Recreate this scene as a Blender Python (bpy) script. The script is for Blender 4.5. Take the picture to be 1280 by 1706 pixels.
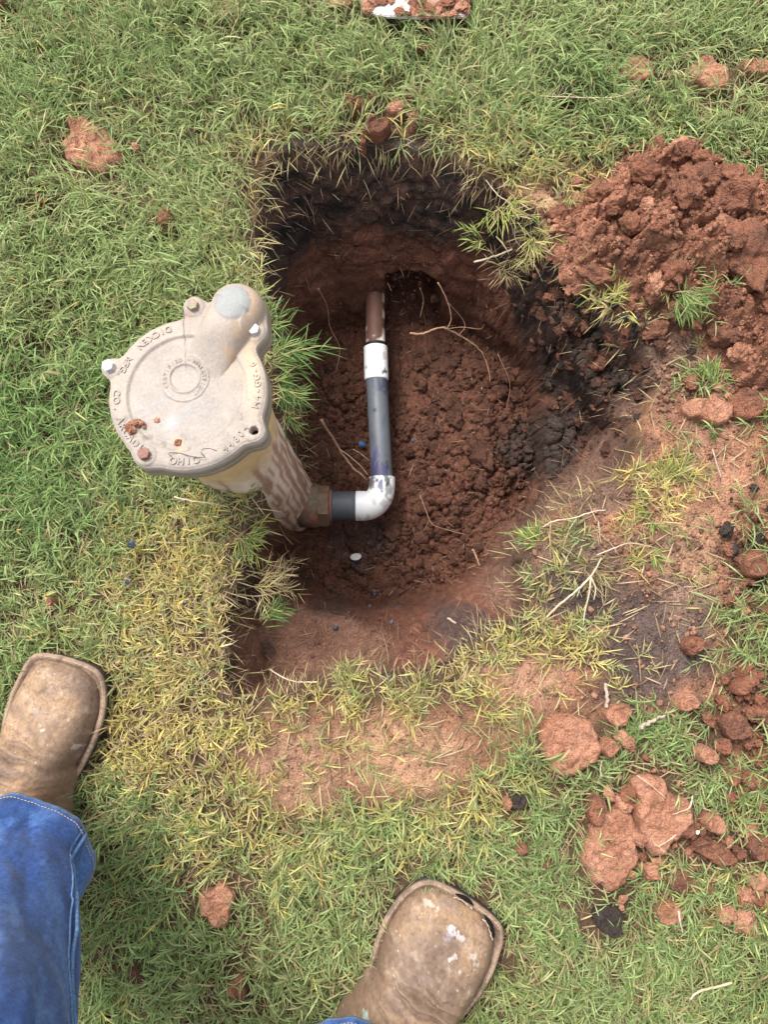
import bpy, bmesh, math, random
import numpy as np
from mathutils import Vector, Matrix, noise as mnoise

R = math.radians
random.seed(7); rng = np.random.default_rng(7)
for o in list(bpy.data.objects): bpy.data.objects.remove(o)
scene = bpy.context.scene
col = scene.collection

# ------------------------------------------------------------------ camera
H = 0.95; PITCH = R(7.0); F = 1232.0; CX, CY = 640.0, 853.0
cam_d = bpy.data.cameras.new('camera'); cam = bpy.data.objects.new('camera', cam_d); col.objects.link(cam)
cam.location = (0, 0, H); cam.rotation_euler = (PITCH, 0, 0)
cam_d.sensor_fit = 'VERTICAL'; cam_d.sensor_height = 36.0; cam_d.lens = 36.0*F/1706.0
cam_d.clip_start = 0.02; cam_d.clip_end = 400
scene.camera = cam
# ------------------------------------------------------------------ sky, sun, exposure (bright overcast)
SUN_EL, SUN_AZ = R(58), R(-38)      # azimuth measured from +y towards +x: light comes from the upper left
w = bpy.data.worlds.new('World'); scene.world = w; w.use_nodes = True
nt = w.node_tree; nt.nodes.clear()
sky = nt.nodes.new('ShaderNodeTexSky'); sky.sky_type = 'NISHITA'; sky.sun_disc = False
sky.sun_elevation = SUN_EL; sky.sun_rotation = SUN_AZ; sky.dust_density = 4.0; sky.air_density = 1.0
hs = nt.nodes.new('ShaderNodeHueSaturation'); hs.inputs['Saturation'].default_value = 0.22
bg = nt.nodes.new('ShaderNodeBackground'); bg.inputs['Strength'].default_value = 0.15
ow = nt.nodes.new('ShaderNodeOutputWorld')
nt.links.new(sky.outputs[0], hs.inputs['Color']); nt.links.new(hs.outputs[0], bg.inputs['Color']); nt.links.new(bg.outputs[0], ow.inputs[0])
sl = bpy.data.lights.new('sun', 'SUN'); sl.energy = 1.5; sl.angle = R(20); sl.color = (1.0, 0.955, 0.89)
so = bpy.data.objects.new('sun', sl); col.objects.link(so)
sd = Vector((math.sin(SUN_AZ)*math.cos(SUN_EL), math.cos(SUN_AZ)*math.cos(SUN_EL), math.sin(SUN_EL)))
so.rotation_euler = sd.to_track_quat('Z', 'Y').to_euler(); so.location = sd*5
vs = scene.view_settings; scene.display_settings.display_device = 'sRGB'
vs.view_transform = 'Standard'; vs.look = 'None'; vs.exposure = 1.2; vs.gamma = 1.0
try: vs.use_curve_mapping = False
except Exception: pass

# ------------------------------------------------------------------ helpers
cP, sP = math.cos(PITCH), math.sin(PITCH)
def ray(px, py):
    u = (px-CX)/F; v = -(py-CY)/F
    return Vector((u, v*cP + sP, v*sP - cP))
def at(px, py, z=0.0):
    d = ray(px, py); t = (z-H)/d.z
    return Vector((d.x*t, d.y*t, z))
def at_np(px, py, z=0.0):
    px = np.asarray(px, float); py = np.asarray(py, float)
    u = (px-CX)/F; v = -(py-CY)/F
    dy = v*cP + sP; dz = v*sP - cP; t = (z-H)/dz
    return u*t, dy*t
def proj(x, y, z=0.0):           # where a ground point lies on the survey sketch (photo pixels)
    rz = np.minimum(np.asarray(z, float)-H, -0.05)
    yc = y*cP + rz*sP; zc = -y*sP + rz*cP
    zc = np.minimum(zc, -0.02)
    return CX + F*x/(-zc), CY - F*yc/(-zc)
def m_per_px(px, py, z):         # size of a photo pixel at that place
    d = ray(px, py); t = (z-H)/d.z
    return t/F
def sstep(a, b, x):
    t = np.clip((x-a)/(b-a), 0, 1); return t*t*(3-2*t)
def hsh(ix, iy, s):
    h = (ix.astype(np.int64)*374761393 + iy.astype(np.int64)*668265263 + s*974634777) & 0xffffffff
    h = ((h ^ (h >> 13))*1274126177) & 0xffffffff
    h = h ^ (h >> 16)
    return (h & 0xffffff)/float(0x1000000)
def vn(x, y, s=0):
    ix = np.floor(x); iy = np.floor(y); fx = x-ix; fy = y-iy
    fx = fx*fx*(3-2*fx); fy = fy*fy*(3-2*fy)
    a = hsh(ix, iy, s); b = hsh(ix+1, iy, s); c = hsh(ix, iy+1, s); d = hsh(ix+1, iy+1, s)
    return (a*(1-fx)+b*fx)*(1-fy) + (c*(1-fx)+d*fx)*fy
def fbm(x, y, s=0, o=4, g=0.5):
    r = 0; a = 1; t = 0
    for i in range(o):
        r = r + a*(vn(x*2**i+17.3*i, y*2**i-9.1*i, s+i)-0.5); t += a; a *= g
    return r/t*2        # about -1..1
def worley(x, y, s=0):
    ix = np.floor(x); iy = np.floor(y); best = np.full(x.shape, 9.0); cid = np.zeros(x.shape)
    for dx in (-1, 0, 1):
        for dy in (-1, 0, 1):
            cx = ix+dx; cy = iy+dy
            px = cx + hsh(cx, cy, s); py = cy + hsh(cx, cy, s+31)
            d = (px-x)**2 + (py-y)**2
            m = d < best
            best = np.where(m, d, best); cid = np.where(m, hsh(cx, cy, s+77), cid)
    return np.sqrt(best), cid
def clumps(x, y, s=0):           # rounded clod relief, 0..1
    wx = x + 0.28*fbm(x*1.3, y*1.3, s+5, 3); wy = y + 0.28*fbm(x*1.3+7, y*1.3, s+9, 3)
    d, c = worley(wx, wy, s)
    return np.sqrt(np.clip(1-(d/0.85)**2, 0, 1))*(0.45+0.55*c)
def facets(x, y, s=0, tilt=0.9):      # broken angular clods: tilted cells parted by dark gaps, about 0..1
    wx = x + 0.22*fbm(x*1.7, y*1.7, s+5, 3); wy = y + 0.22*fbm(x*1.7+7, y*1.7, s+9, 3)
    ix = np.floor(wx); iy = np.floor(wy); f1 = np.full(x.shape, 9.0); f2 = np.full(x.shape, 9.0); hc = np.zeros(x.shape); tx = np.zeros(x.shape); ty = np.zeros(x.shape); ox = np.zeros(x.shape); oy = np.zeros(x.shape)
    for dx in (-1, 0, 1):
        for dy in (-1, 0, 1):
            cx = ix+dx; cy = iy+dy; ex = wx-(cx+hsh(cx, cy, s)); ey = wy-(cy+hsh(cx, cy, s+31)); d = np.sqrt(ex*ex+ey*ey)
            m = d < f1; f2 = np.where(m, f1, np.minimum(f2, d)); f1 = np.where(m, d, f1)
            hc = np.where(m, hsh(cx, cy, s+77), hc); tx = np.where(m, hsh(cx, cy, s+78)-0.5, tx); ty = np.where(m, hsh(cx, cy, s+79)-0.5, ty); ox = np.where(m, ex, ox); oy = np.where(m, ey, oy)
    gap = sstep(0.0, 0.30, f2-f1)
    return (0.25+0.75*hc+tilt*(tx*ox+ty*oy)*1.6-0.35*f1*f1)*gap
def seg_dist(X, Y, poly, closed=True):
    best = np.full(X.shape, 1e9); n = len(poly)
    for i in range(n if closed else n-1):
        ax, ay = poly[i]; bx, by = poly[(i+1) % n]
        dx, dy = bx-ax, by-ay; L = dx*dx+dy*dy+1e-12
        t = np.clip(((X-ax)*dx+(Y-ay)*dy)/L, 0, 1)
        best = np.minimum(best, (X-ax-t*dx)**2+(Y-ay-t*dy)**2)
    return np.sqrt(best)
def inside(X, Y, poly):
    r = np.zeros(X.shape, bool); n = len(poly)
    for i in range(n):
        ax, ay = poly[i]; bx, by = poly[(i+1) % n]
        if ay == by: continue
        c = ((ay > Y) != (by > Y)) & (X < (bx-ax)*(Y-ay)/(by-ay)+ax)
        r ^= c
    return r
def sdp(X, Y, poly):             # signed, positive inside
    d = seg_dist(X, Y, poly); return np.where(inside(X, Y, poly), d, -d)

# ---- objects
def prop(o, label=None, cat=None, group=None, kind=None):
    if label: o['label'] = label
    if cat: o['category'] = cat
    if group: o['group'] = group
    if kind: o['kind'] = kind
    return o
def link(name, me, mat=None, parent=None):
    o = bpy.data.objects.new(name, me); col.objects.link(o)
    if mat and me and len(me.materials) == 0: me.materials.append(mat)
    if parent: o.parent = parent
    return o
def empty(name, loc=(0, 0, 0), rot=(0, 0, 0)):
    o = bpy.data.objects.new(name, None); col.objects.link(o); o.location = loc; o.rotation_euler = rot
    o.empty_display_size = 0.02
    return o
def np_mesh(name, V, T, colors=None, smooth=True):
    me = bpy.data.meshes.new(name); V = np.asarray(V, np.float32); T = np.asarray(T, np.int32)
    k = T.shape[1]
    me.vertices.add(len(V)); me.vertices.foreach_set('co', V.ravel())
    me.loops.add(T.size); me.loops.foreach_set('vertex_index', T.ravel())
    me.polygons.add(len(T))
    me.polygons.foreach_set('loop_start', np.arange(0, T.size, k, dtype=np.int32))
    me.polygons.foreach_set('loop_total', np.full(len(T), k, np.int32))
    me.update(calc_edges=True)
    if smooth: me.polygons.foreach_set('use_smooth', np.ones(len(T), bool))
    if colors is not None:
        a = me.color_attributes.new('Col', 'FLOAT_COLOR', 'POINT')
        c = np.ones((len(V), 4), np.float32); c[:, :3] = colors; a.data.foreach_set('color', c.ravel())
    return me
def bm_mesh(name, bm, smooth=True):
    me = bpy.data.meshes.new(name); bm.to_mesh(me); bm.free()
    if smooth:
        for p in me.polygons: p.use_smooth = True
    return me
def grid_faces(nr, nc, wrap=False):
    r = np.arange(nr-1)[:, None]; c = np.arange(nc if wrap else nc-1)[None, :]
    c2 = (c+1) % nc
    return np.stack([(r*nc+c), (r*nc+c2), ((r+1)*nc+c2), ((r+1)*nc+c)], -1).reshape(-1, 4)

# ------------------------------------------------------------------ materials
def mat(name, base=(0.5, 0.5, 0.5), rough=0.7, attr=False, nscale=None, var=0.25, c2=None, bump=0.0, bscale=200, spec=0.3, metal=0.0,
        transl=0.0, coord='Object', bump2=None, bdist=0.001, mscale=12, mfac=(0.45, 0.6)):
    m = bpy.data.materials.new(name); m.use_nodes = True; t = m.node_tree; N = t.nodes; L = t.links
    b = N['Principled BSDF']; b.inputs['Roughness'].default_value = rough; b.inputs['Metallic'].default_value = metal
    b.inputs['Specular IOR Level'].default_value = spec
    tc = N.new('ShaderNodeNewGeometry') if coord == 'Position' else N.new('ShaderNodeTexCoord')
    if attr:
        a = N.new('ShaderNodeAttribute'); a.attribute_name = 'Col'; src = a.outputs['Color']
    else:
        a = N.new('ShaderNodeRGB'); a.outputs[0].default_value = (*base, 1); src = a.outputs[0]
    if c2 is not None:
        n0 = N.new('ShaderNodeTexNoise'); n0.inputs['Scale'].default_value = mscale; n0.inputs['Detail'].default_value = 8; n0.inputs['Roughness'].default_value = 0.65
        L.new(tc.outputs[coord], n0.inputs['Vector'])
        mr = N.new('ShaderNodeMapRange'); mr.inputs['From Min'].default_value = mfac[0]; mr.inputs['From Max'].default_value = mfac[1]
        L.new(n0.outputs['Fac'], mr.inputs['Value'])
        mx = N.new('ShaderNodeMix'); mx.data_type = 'RGBA'; L.new(mr.outputs[0], mx.inputs['Factor'])
        L.new(src, mx.inputs[6]); mx.inputs[7].default_value = (*c2, 1); src = mx.outputs[2]
    if nscale:
        n1 = N.new('ShaderNodeTexNoise'); n1.inputs['Scale'].default_value = nscale; n1.inputs['Detail'].default_value = 6; n1.inputs['Roughness'].default_value = 0.7
        L.new(tc.outputs[coord], n1.inputs['Vector'])
        m1 = N.new('ShaderNodeMapRange'); m1.inputs['From Min'].default_value = 0.3; m1.inputs['From Max'].default_value = 0.7
        m1.inputs['To Min'].default_value = 1-var; m1.inputs['To Max'].default_value = 1+var
        L.new(n1.outputs['Fac'], m1.inputs['Value'])
        vm = N.new('ShaderNodeVectorMath'); vm.operation = 'SCALE'; L.new(src, vm.inputs[0]); L.new(m1.outputs[0], vm.inputs['Scale']); src = vm.outputs[0]
    L.new(src, b.inputs['Base Color'])
    if bump > 0:
        nb = N.new('ShaderNodeTexNoise'); nb.inputs['Scale'].default_value = bscale; nb.inputs['Detail'].default_value = 8; nb.inputs['Roughness'].default_value = 0.65
        L.new(tc.outputs[coord], nb.inputs['Vector'])
        bp = N.new('ShaderNodeBump'); bp.inputs['Strength'].default_value = bump; bp.inputs['Distance'].default_value = bdist
        L.new(nb.outputs['Fac'], bp.inputs['Height']); L.new(bp.outputs[0], b.inputs['Normal'])
        if bump2:
            nb2 = N.new('ShaderNodeTexVoronoi'); nb2.inputs['Scale'].default_value = bump2[0]
            L.new(tc.outputs[coord], nb2.inputs['Vector'])
            bp2 = N.new('ShaderNodeBump'); bp2.inputs['Strength'].default_value = bump2[1]; bp2.inputs['Distance'].default_value = bump2[2]; bp2.invert = True
            L.new(nb2.outputs['Distance'], bp2.inputs['Height']); L.new(bp.outputs[0], bp2.inputs['Normal']); L.new(bp2.outputs[0], b.inputs['Normal'])
    if transl > 0:
        tr = N.new('ShaderNodeBsdfTranslucent'); L.new(src, tr.inputs['Color'])
        ms = N.new('ShaderNodeMixShader'); ms.inputs[0].default_value = transl
        L.new(b.outputs[0], ms.inputs[1]); L.new(tr.outputs[0], ms.inputs[2]); L.new(ms.outputs[0], N['Material Output'].inputs[0])
    return m
M = {}
M['soil'] = mat('soil', attr=True, rough=0.88, nscale=90, var=0.30, bump=0.9, bscale=260, bdist=0.004, bump2=(330, 0.6, 0.002), spec=0.25)
_t = M['soil'].node_tree; _b = _t.nodes['Principled BSDF']; _s = _b.inputs['Base Color'].links[0].from_socket
_tc = _t.nodes.new('ShaderNodeTexCoord'); _n = _t.nodes.new('ShaderNodeTexNoise'); _n.inputs['Scale'].default_value = 520; _n.inputs['Detail'].default_value = 5; _n.inputs['Roughness'].default_value = 0.8
_m = _t.nodes.new('ShaderNodeMapRange'); _m.inputs['From Min'].default_value = 0.32; _m.inputs['From Max'].default_value = 0.68; _m.inputs['To Min'].default_value = 0.5; _m.inputs['To Max'].default_value = 1.5
_v = _t.nodes.new('ShaderNodeVectorMath'); _v.operation = 'SCALE'; _t.links.new(_tc.outputs['Object'], _n.inputs['Vector']); _t.links.new(_n.outputs['Fac'], _m.inputs['Value'])
_t.links.new(_s, _v.inputs[0]); _t.links.new(_m.outputs[0], _v.inputs['Scale']); _t.links.new(_v.outputs[0], _b.inputs['Base Color'])
M['clod'] = mat('red_clay_clod', (0.25, 0.105, 0.062), rough=0.92, nscale=85, var=0.32, c2=(0.165, 0.076, 0.05), mscale=28, bump=1.0, bscale=150, bdist=0.007, bump2=(420, 0.7, 0.002), coord='Position', spec=0.2)
M['clod_pale'] = mat('pale_clay_clod', (0.43, 0.212, 0.135), rough=0.92, nscale=85, var=0.32, c2=(0.33, 0.148, 0.088), mscale=28, bump=1.0, bscale=150, bdist=0.007, bump2=(420, 0.7, 0.002), coord='Position', spec=0.2)
M['clod_wet'] = mat('damp_brown_clod', (0.105, 0.050, 0.033), rough=0.92, nscale=85, var=0.32, c2=(0.08, 0.036, 0.025), mscale=28, bump=1.0, bscale=150, bdist=0.007, bump2=(420, 0.7, 0.002), coord='Position', spec=0.2)
M['clod_dark'] = mat('black_topsoil_clod', (0.05, 0.036, 0.03), rough=0.95, nscale=90, var=0.4, bump=1.0, bscale=200, bdist=0.006, coord='Position', bump2=(420, 0.7, 0.002))
M['grass'] = mat('grass_blade', attr=True, rough=0.55, spec=0.2, transl=0.28)
M['straw'] = mat('dry_straw', attr=True, rough=0.75, spec=0.2)
M['cast'] = mat('cast_aluminium', attr=True, rough=0.62, nscale=420, var=0.13, bump=0.5, bscale=700, bdist=0.0006, spec=0.45, bump2=(900, 0.25, 0.0004))
M['canister'] = mat('mud_streaked_fibreglass', attr=True, rough=0.6, nscale=60, var=0.15, bump=0.35, bscale=120, bdist=0.001)
M['white_pvc'] = mat('white_pvc', attr=True, rough=0.33, bump=0.08, bscale=60, bdist=0.0006, spec=0.5)
M['grey_pvc'] = mat('grey_pvc', attr=True, rough=0.5, nscale=30, var=0.1, bump=0.08, bscale=90, bdist=0.0005, spec=0.5)
M['bronze'] = mat('muddy_bronze', (0.17, 0.13, 0.09), rough=0.7, c2=(0.22, 0.10, 0.06), mscale=60, nscale=150, var=0.35, bump=0.7, bscale=180, bdist=0.0015)
M['steel_bolt'] = mat('galvanised_bolt', (0.50, 0.49, 0.47), rough=0.5, metal=0.2, nscale=300, var=0.1)
M['rust_bolt'] = mat('rusty_bolt', (0.22, 0.115, 0.09), rough=0.85, nscale=400, var=0.35, bump=0.6, bscale=900, bdist=0.0006)
M['brown_bolt'] = mat('tarnished_bolt', (0.27, 0.22, 0.16), rough=0.7, nscale=400, var=0.3, bump=0.4, bscale=900, bdist=0.0004)
M['leather'] = mat('worn_leather', attr=True, rough=0.6, nscale=210, var=0.30, bump=0.55, bscale=420, bdist=0.0006, spec=0.35, bump2=(520, 0.3, 0.0005))
M['welt'] = mat('leather_welt', (0.27, 0.185, 0.13), rough=0.8, nscale=260, var=0.25, c2=(0.15, 0.10, 0.07), mscale=60, bump=0.5, bscale=500, bdist=0.0005)
M['sole'] = mat('black_sole', (0.03, 0.028, 0.027), rough=0.8, bump=0.3, bscale=300)
M['thread'] = mat('pale_thread', (0.55, 0.47, 0.38), rough=0.9)
M['welt_thread'] = mat('soiled_thread', (0.40, 0.31, 0.23), rough=0.9)
M['black'] = mat('black_wire', (0.02, 0.02, 0.02), rough=0.6)
M['gap_shade'] = mat('black_gap_shade', (0.012, 0.011, 0.010), rough=1.0, spec=0.0)  # flat black for pieces that stand in for shade in openings
M['root'] = mat('soil_stained_root', (0.33, 0.19, 0.12), rough=0.85, nscale=200, var=0.35, bump=0.5, bscale=400, bdist=0.0006)
M['pale_root'] = mat('bleached_runner', (0.50, 0.42, 0.31), rough=0.8, nscale=160, var=0.2, c2=(0.45, 0.32, 0.2), mscale=40)
M['twig'] = mat('grey_twig', (0.36, 0.28, 0.22), rough=0.9, nscale=200, var=0.3, bump=0.5, bscale=300, bdist=0.0008)
M['blue'] = mat('blue_primer_scrap', (0.03, 0.13, 0.35), rough=0.3, nscale=300, var=0.4)
M['bluedark'] = mat('dark_primer_blob', (0.02, 0.028, 0.048), rough=0.25, nscale=300, var=0.5, spec=0.5)
M['offwhite'] = mat('white_plastic', (0.8, 0.79, 0.75), rough=0.35)

# denim
def denim():
    m = mat('blue_denim', attr=True, rough=0.9, nscale=260, var=0.4, bump=0.5, bscale=420, bdist=0.0008, spec=0.1)
    t = m.node_tree; N = t.nodes; L = t.links; b = N['Principled BSDF']
    src = b.inputs['Base Color'].links[0].from_socket
    tc = N.new('ShaderNodeTexCoord'); wv = N.new('ShaderNodeTexWave'); wv.inputs['Scale'].default_value = 420; wv.inputs['Distortion'].default_value = 1.5
    wv.bands_direction = 'DIAGONAL'; L.new(tc.outputs['Object'], wv.inputs['Vector'])
    mr = N.new('ShaderNodeMapRange'); mr.inputs['To Min'].default_value = 0.8; mr.inputs['To Max'].default_value = 1.25; L.new(wv.outputs['Fac'], mr.inputs['Value'])
    vm = N.new('ShaderNodeVectorMath'); vm.operation = 'SCALE'; L.new(src, vm.inputs[0]); L.new(mr.outputs[0], vm.inputs['Scale']); L.new(vm.outputs[0], b.inputs['Base Color'])
    b.inputs['Sheen Weight'].default_value = 0.15
    return m
M['denim'] = denim()

# ------------------------------------------------------------------ the lie of the land
def P(pts, z=0.0): return [tuple(at(x, y, z)[:2]) for x, y in pts]
RIM_PX = [(434, 322), (448, 268), (500, 248), (560, 254), (640, 244), (735, 252), (795, 290), (850, 318), (900, 352), (935, 420), (985, 470), (1035, 530),
          (1085, 590), (1100, 640), (1078, 700), (1062, 760), (1005, 806), (950, 840), (905, 880), (884, 925), (892, 985), (868, 1032), (806, 1058),
          (760, 1108), (700, 1128), (600, 1124), (530, 1138), (470, 1160), (405, 1170), (372, 1130), (388, 1085), (368, 1025), (402, 962), (388, 912),
          (425, 862), (440, 800), (462, 720), (456, 640), (448, 560), (430, 470), (428, 400)]
RIM = P(RIM_PX)
FLOORZ = -0.33
FLOOR = P([(500, 590), (520, 556), (600, 546), (700, 542), (775, 552), (845, 610), (885, 690), (880, 790), (850, 880), (800, 945), (720, 985), (620, 1000),
           (540, 985), (470, 940), (452, 880), (490, 800), (500, 680)], FLOORZ)
SHELFZ = -0.135
SHELF = P([(425, 1040), (500, 1030), (570, 1040), (640, 1075), (620, 1108), (520, 1118), (450, 1120)], SHELFZ)
SLOPEZ = -0.20
SLOPE = P([(905, 600), (960, 600), (1000, 680), (985, 740), (920, 800)], SLOPEZ)
SLOPE3Z = -0.055
SLOPE3 = P([(925, 470), (985, 520), (1045, 580), (1068, 640), (1050, 700), (1010, 650), (970, 580), (925, 520)], SLOPE3Z)
SLOPE2Z = -0.12
SLOPE2 = P([(900, 860), (960, 800), (1010, 740), (1020, 700), (1000, 790), (920, 880), (870, 950), (840, 1010), (830, 990), (860, 930)], SLOPE2Z)
PILE_PX = [(925, 380), (970, 320), (1035, 258), (1130, 246), (1190, 282), (1260, 300), (1330, 315), (1480, 330), (1560, 470), (1500, 600), (1340, 660),
           (1240, 630), (1190, 585), (1120, 530), (1030, 500), (950, 460)]
PILE = P(PILE_PX)
PIPE_PX = 628
def base_height(X, Y):
    PX, PY = proj(X, Y)
    z = 0.007*fbm(X*5, Y*5, 3, 3) + 0.0035*fbm(X*22, Y*22, 8, 3)
    wob = 0.007*fbm(X*28, Y*28, 21, 3)
    sd = sdp(X, Y, RIM) + wob
    ins = sd > 0
    di = np.maximum(sd, 1e-4)
    ws = []; zs = []
    for poly, zz, p in ((FLOOR, FLOORZ, 1.25), (SHELF, SHELFZ, 1.6), (SLOPE, SLOPEZ, 1.6), (SLOPE2, SLOPE2Z, 1.6), (SLOPE3, SLOPE3Z, 1.8)):
        d = np.maximum(-sdp(X, Y, poly), 0) + 0.002
        k = 1.0 if zz == FLOORZ else 0.28
        ws.append(k/d**p); zs.append(zz)
    wt = 1/(di+0.002)**1.25; S = wt.copy(); Z = wt*0.0
    for a, b in zip(ws, zs): S += a; Z += a*b
    hz = Z/S
    # lumps inside: rough floor, smoother walls, smooth shelf
    fl = sstep(-0.30, -0.325, hz)*0 + sstep(-0.22, -0.30, hz)
    rough = fl*(0.016*facets(X*26, Y*26, 10) + 0.012*clumps(X*44, Y*44, 11) + 0.011*facets(X*80, Y*80, 12) + 0.005*facets(X*165, Y*165, 13) - 0.014)
    rough = rough*(0.35+0.65*sstep(-0.25, 0.35, fbm(X*9+2, Y*9, 19, 3)))
    wall = (1-fl)*(0.008*fbm(X*26, Y*26, 41, 4) + 0.004*clumps(X*80, Y*80, 14))
    sh = sstep(0.03, 0.0, seg_dist(X, Y, SHELF)); sh = np.maximum(sh, inside(X, Y, SHELF)*1.0)
    sm2 = np.maximum(sstep(0.025, 0.0, seg_dist(X, Y, SLOPE2)), inside(X, Y, SLOPE2)*1.0)
    wall = wall*(1-0.85*sh)*(1-0.8*sm2)
    rt = sstep(800, 900, PX)*sstep(850, 780, PY)
    wall = wall + rt*(0.016*facets(X*32, Y*32, 15)+0.010*facets(X*75, Y*75, 16)+0.005*facets(X*150, Y*150, 18)-0.008)*(1-sm2)*sstep(0.0, 0.02, sd)
    # floor mound to the right of the pipe
    mound = 0.045*np.exp(-((PX-820)/110)**2-((PY-700)/170)**2)*fl
    z = np.where(ins, hz + rough + wall + mound + z*np.exp(-di*40), z)
    # sunk bare earth to the right and below the pit
    z = z + (~ins)*(-0.006*bare_mask(PX, PY)*1.0)
    return z, sd
BARE1 = [(940, 835), (1010, 800), (1075, 740), (1110, 640), (1140, 600), (1200, 610), (1290, 640), (1290, 880), (1240, 960), (1225, 1100), (1190, 1180), (1090, 1195),
         (1010, 1100), (940, 1060), (890, 1010), (885, 930)]
BARE2 = [(585, 1195), (660, 1185), (760, 1195), (770, 1260), (740, 1320), (640, 1330), (590, 1290)]
BARE3 = [(830, 1100), (960, 1090), (1010, 1150), (1000, 1200), (900, 1180), (820, 1170)]
BARE4 = [(400, 1260), (450, 1200), (560, 1200), (580, 1290), (540, 1350), (440, 1350)]
BARE5 = [(850, 320), (905, 290), (960, 300), (1000, 280), (960, 440), (900, 370)]
BARE6 = [(1130, 600), (1180, 590), (1290, 620), (1290, 1310), (1220, 1300), (1200, 1180), (1230, 960)]
BARE7 = [(880, 320), (960, 290), (1060, 470), (1300, 620), (1290, 690), (1140, 690), (1085, 720), (1000, 520), (900, 420)]
BAREB = [(420, 1195), (560, 1165), (760, 1165), (830, 1110), (1010, 1120), (1020, 1200), (900, 1230), (770, 1330), (620, 1345), (470, 1370), (400, 1300)]
BARE8 = [(1130, 640), (1300, 640), (1300, 890), (1235, 950), (1150, 910), (1120, 760)]
BARES = [(BARE8, 1.0), (BARE7, 0.97), (BAREB, 0.62), (BARE1, 1.0), (BARE2, 0.95), (BARE3, 0.9), (BARE4, 0.85), (BARE5, 0.95), (BARE6, 0.85)]
def bare_mask(PX, PY):
    m = np.zeros(PX.shape); wob = 36*fbm(PX/42, PY/42, 61, 5)
    for poly, k in BARES:
        m = np.maximum(m, k*sstep(-14, 16, sdp(PX, PY, poly)+wob))
    m = np.maximum(m, sstep(-10, 10, sdp(PX, PY, PILE_PX)+wob))
    return m
# graded grid: fine over the pit, coarse to the horizon
def axis(lo, hi, flo, fhi, fine, mid, far):
    a = [flo]
    while a[-1] < fhi: a.append(a[-1]+fine)
    b = [a[-1]]
    while b[-1] < hi: b.append(b[-1]+mid)
    s = mid
    while b[-1] < far: s *= 1.45; b.append(b[-1]+s)
    c = [flo]
    while c[-1] > lo: c.append(c[-1]-mid)
    s = mid
    while c[-1] > -far: s *= 1.45; c.append(c[-1]-s)
    return np.array(sorted(set(c[1:] + a + b[1:])))
gx = axis(-0.72, 0.72, at(360, 900)[0], at(1290, 900)[0], 0.0019, 0.006, 60)
gy = axis(-0.85, 0.95, at(600, 1210)[1], at(600, 232)[1], 0.0019, 0.006, 60)
def densify(a, lo, hi, step):
    b = np.concatenate([a[(a < lo-step*0.4) | (a > hi+step*0.4)], np.arange(lo, hi, step)]); return np.array(sorted(set(b)))
gy = densify(gy, at(600, 500, FLOORZ)[1]-0.004, at(600, 262)[1]+0.004, 0.0008)
gx = densify(gx, at(500, 640)[0]-0.02, at(500, 640, FLOORZ)[0]+0.012, 0.0010) if False else densify(gx, -0.176, -0.128, 0.0010)
GX, GY = np.meshgrid(gx, gy)
GZ, GS = base_height(GX.ravel(), GY.ravel()); GZ = GZ.reshape(GX.shape); GS = GS.reshape(GX.shape)
def gz(x, y):                    # ground height by interpolation
    x = np.atleast_1d(np.asarray(x, float)); y = np.atleast_1d(np.asarray(y, float))
    i = np.clip(np.searchsorted(gx, x)-1, 0, len(gx)-2); j = np.clip(np.searchsorted(gy, y)-1, 0, len(gy)-2)
    u = (x-gx[i])/(gx[i+1]-gx[i]); v = (y-gy[j])/(gy[j+1]-gy[j])
    return (GZ[j, i]*(1-u)+GZ[j, i+1]*u)*(1-v)+(GZ[j+1, i]*(1-u)+GZ[j+1, i+1]*u)*v
def hit(px, py, lift=0.0):       # first ground point under a place on the sketch
    prev = 0.06
    for k in range(1, 260):
        z = 0.06-k*0.002; p = at(px, py, z)
        if float(gz(p.x, p.y)[0]) >= z: return Vector((p.x, p.y, z+0.001+lift))
    return at(px, py, FLOORZ+lift)

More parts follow.
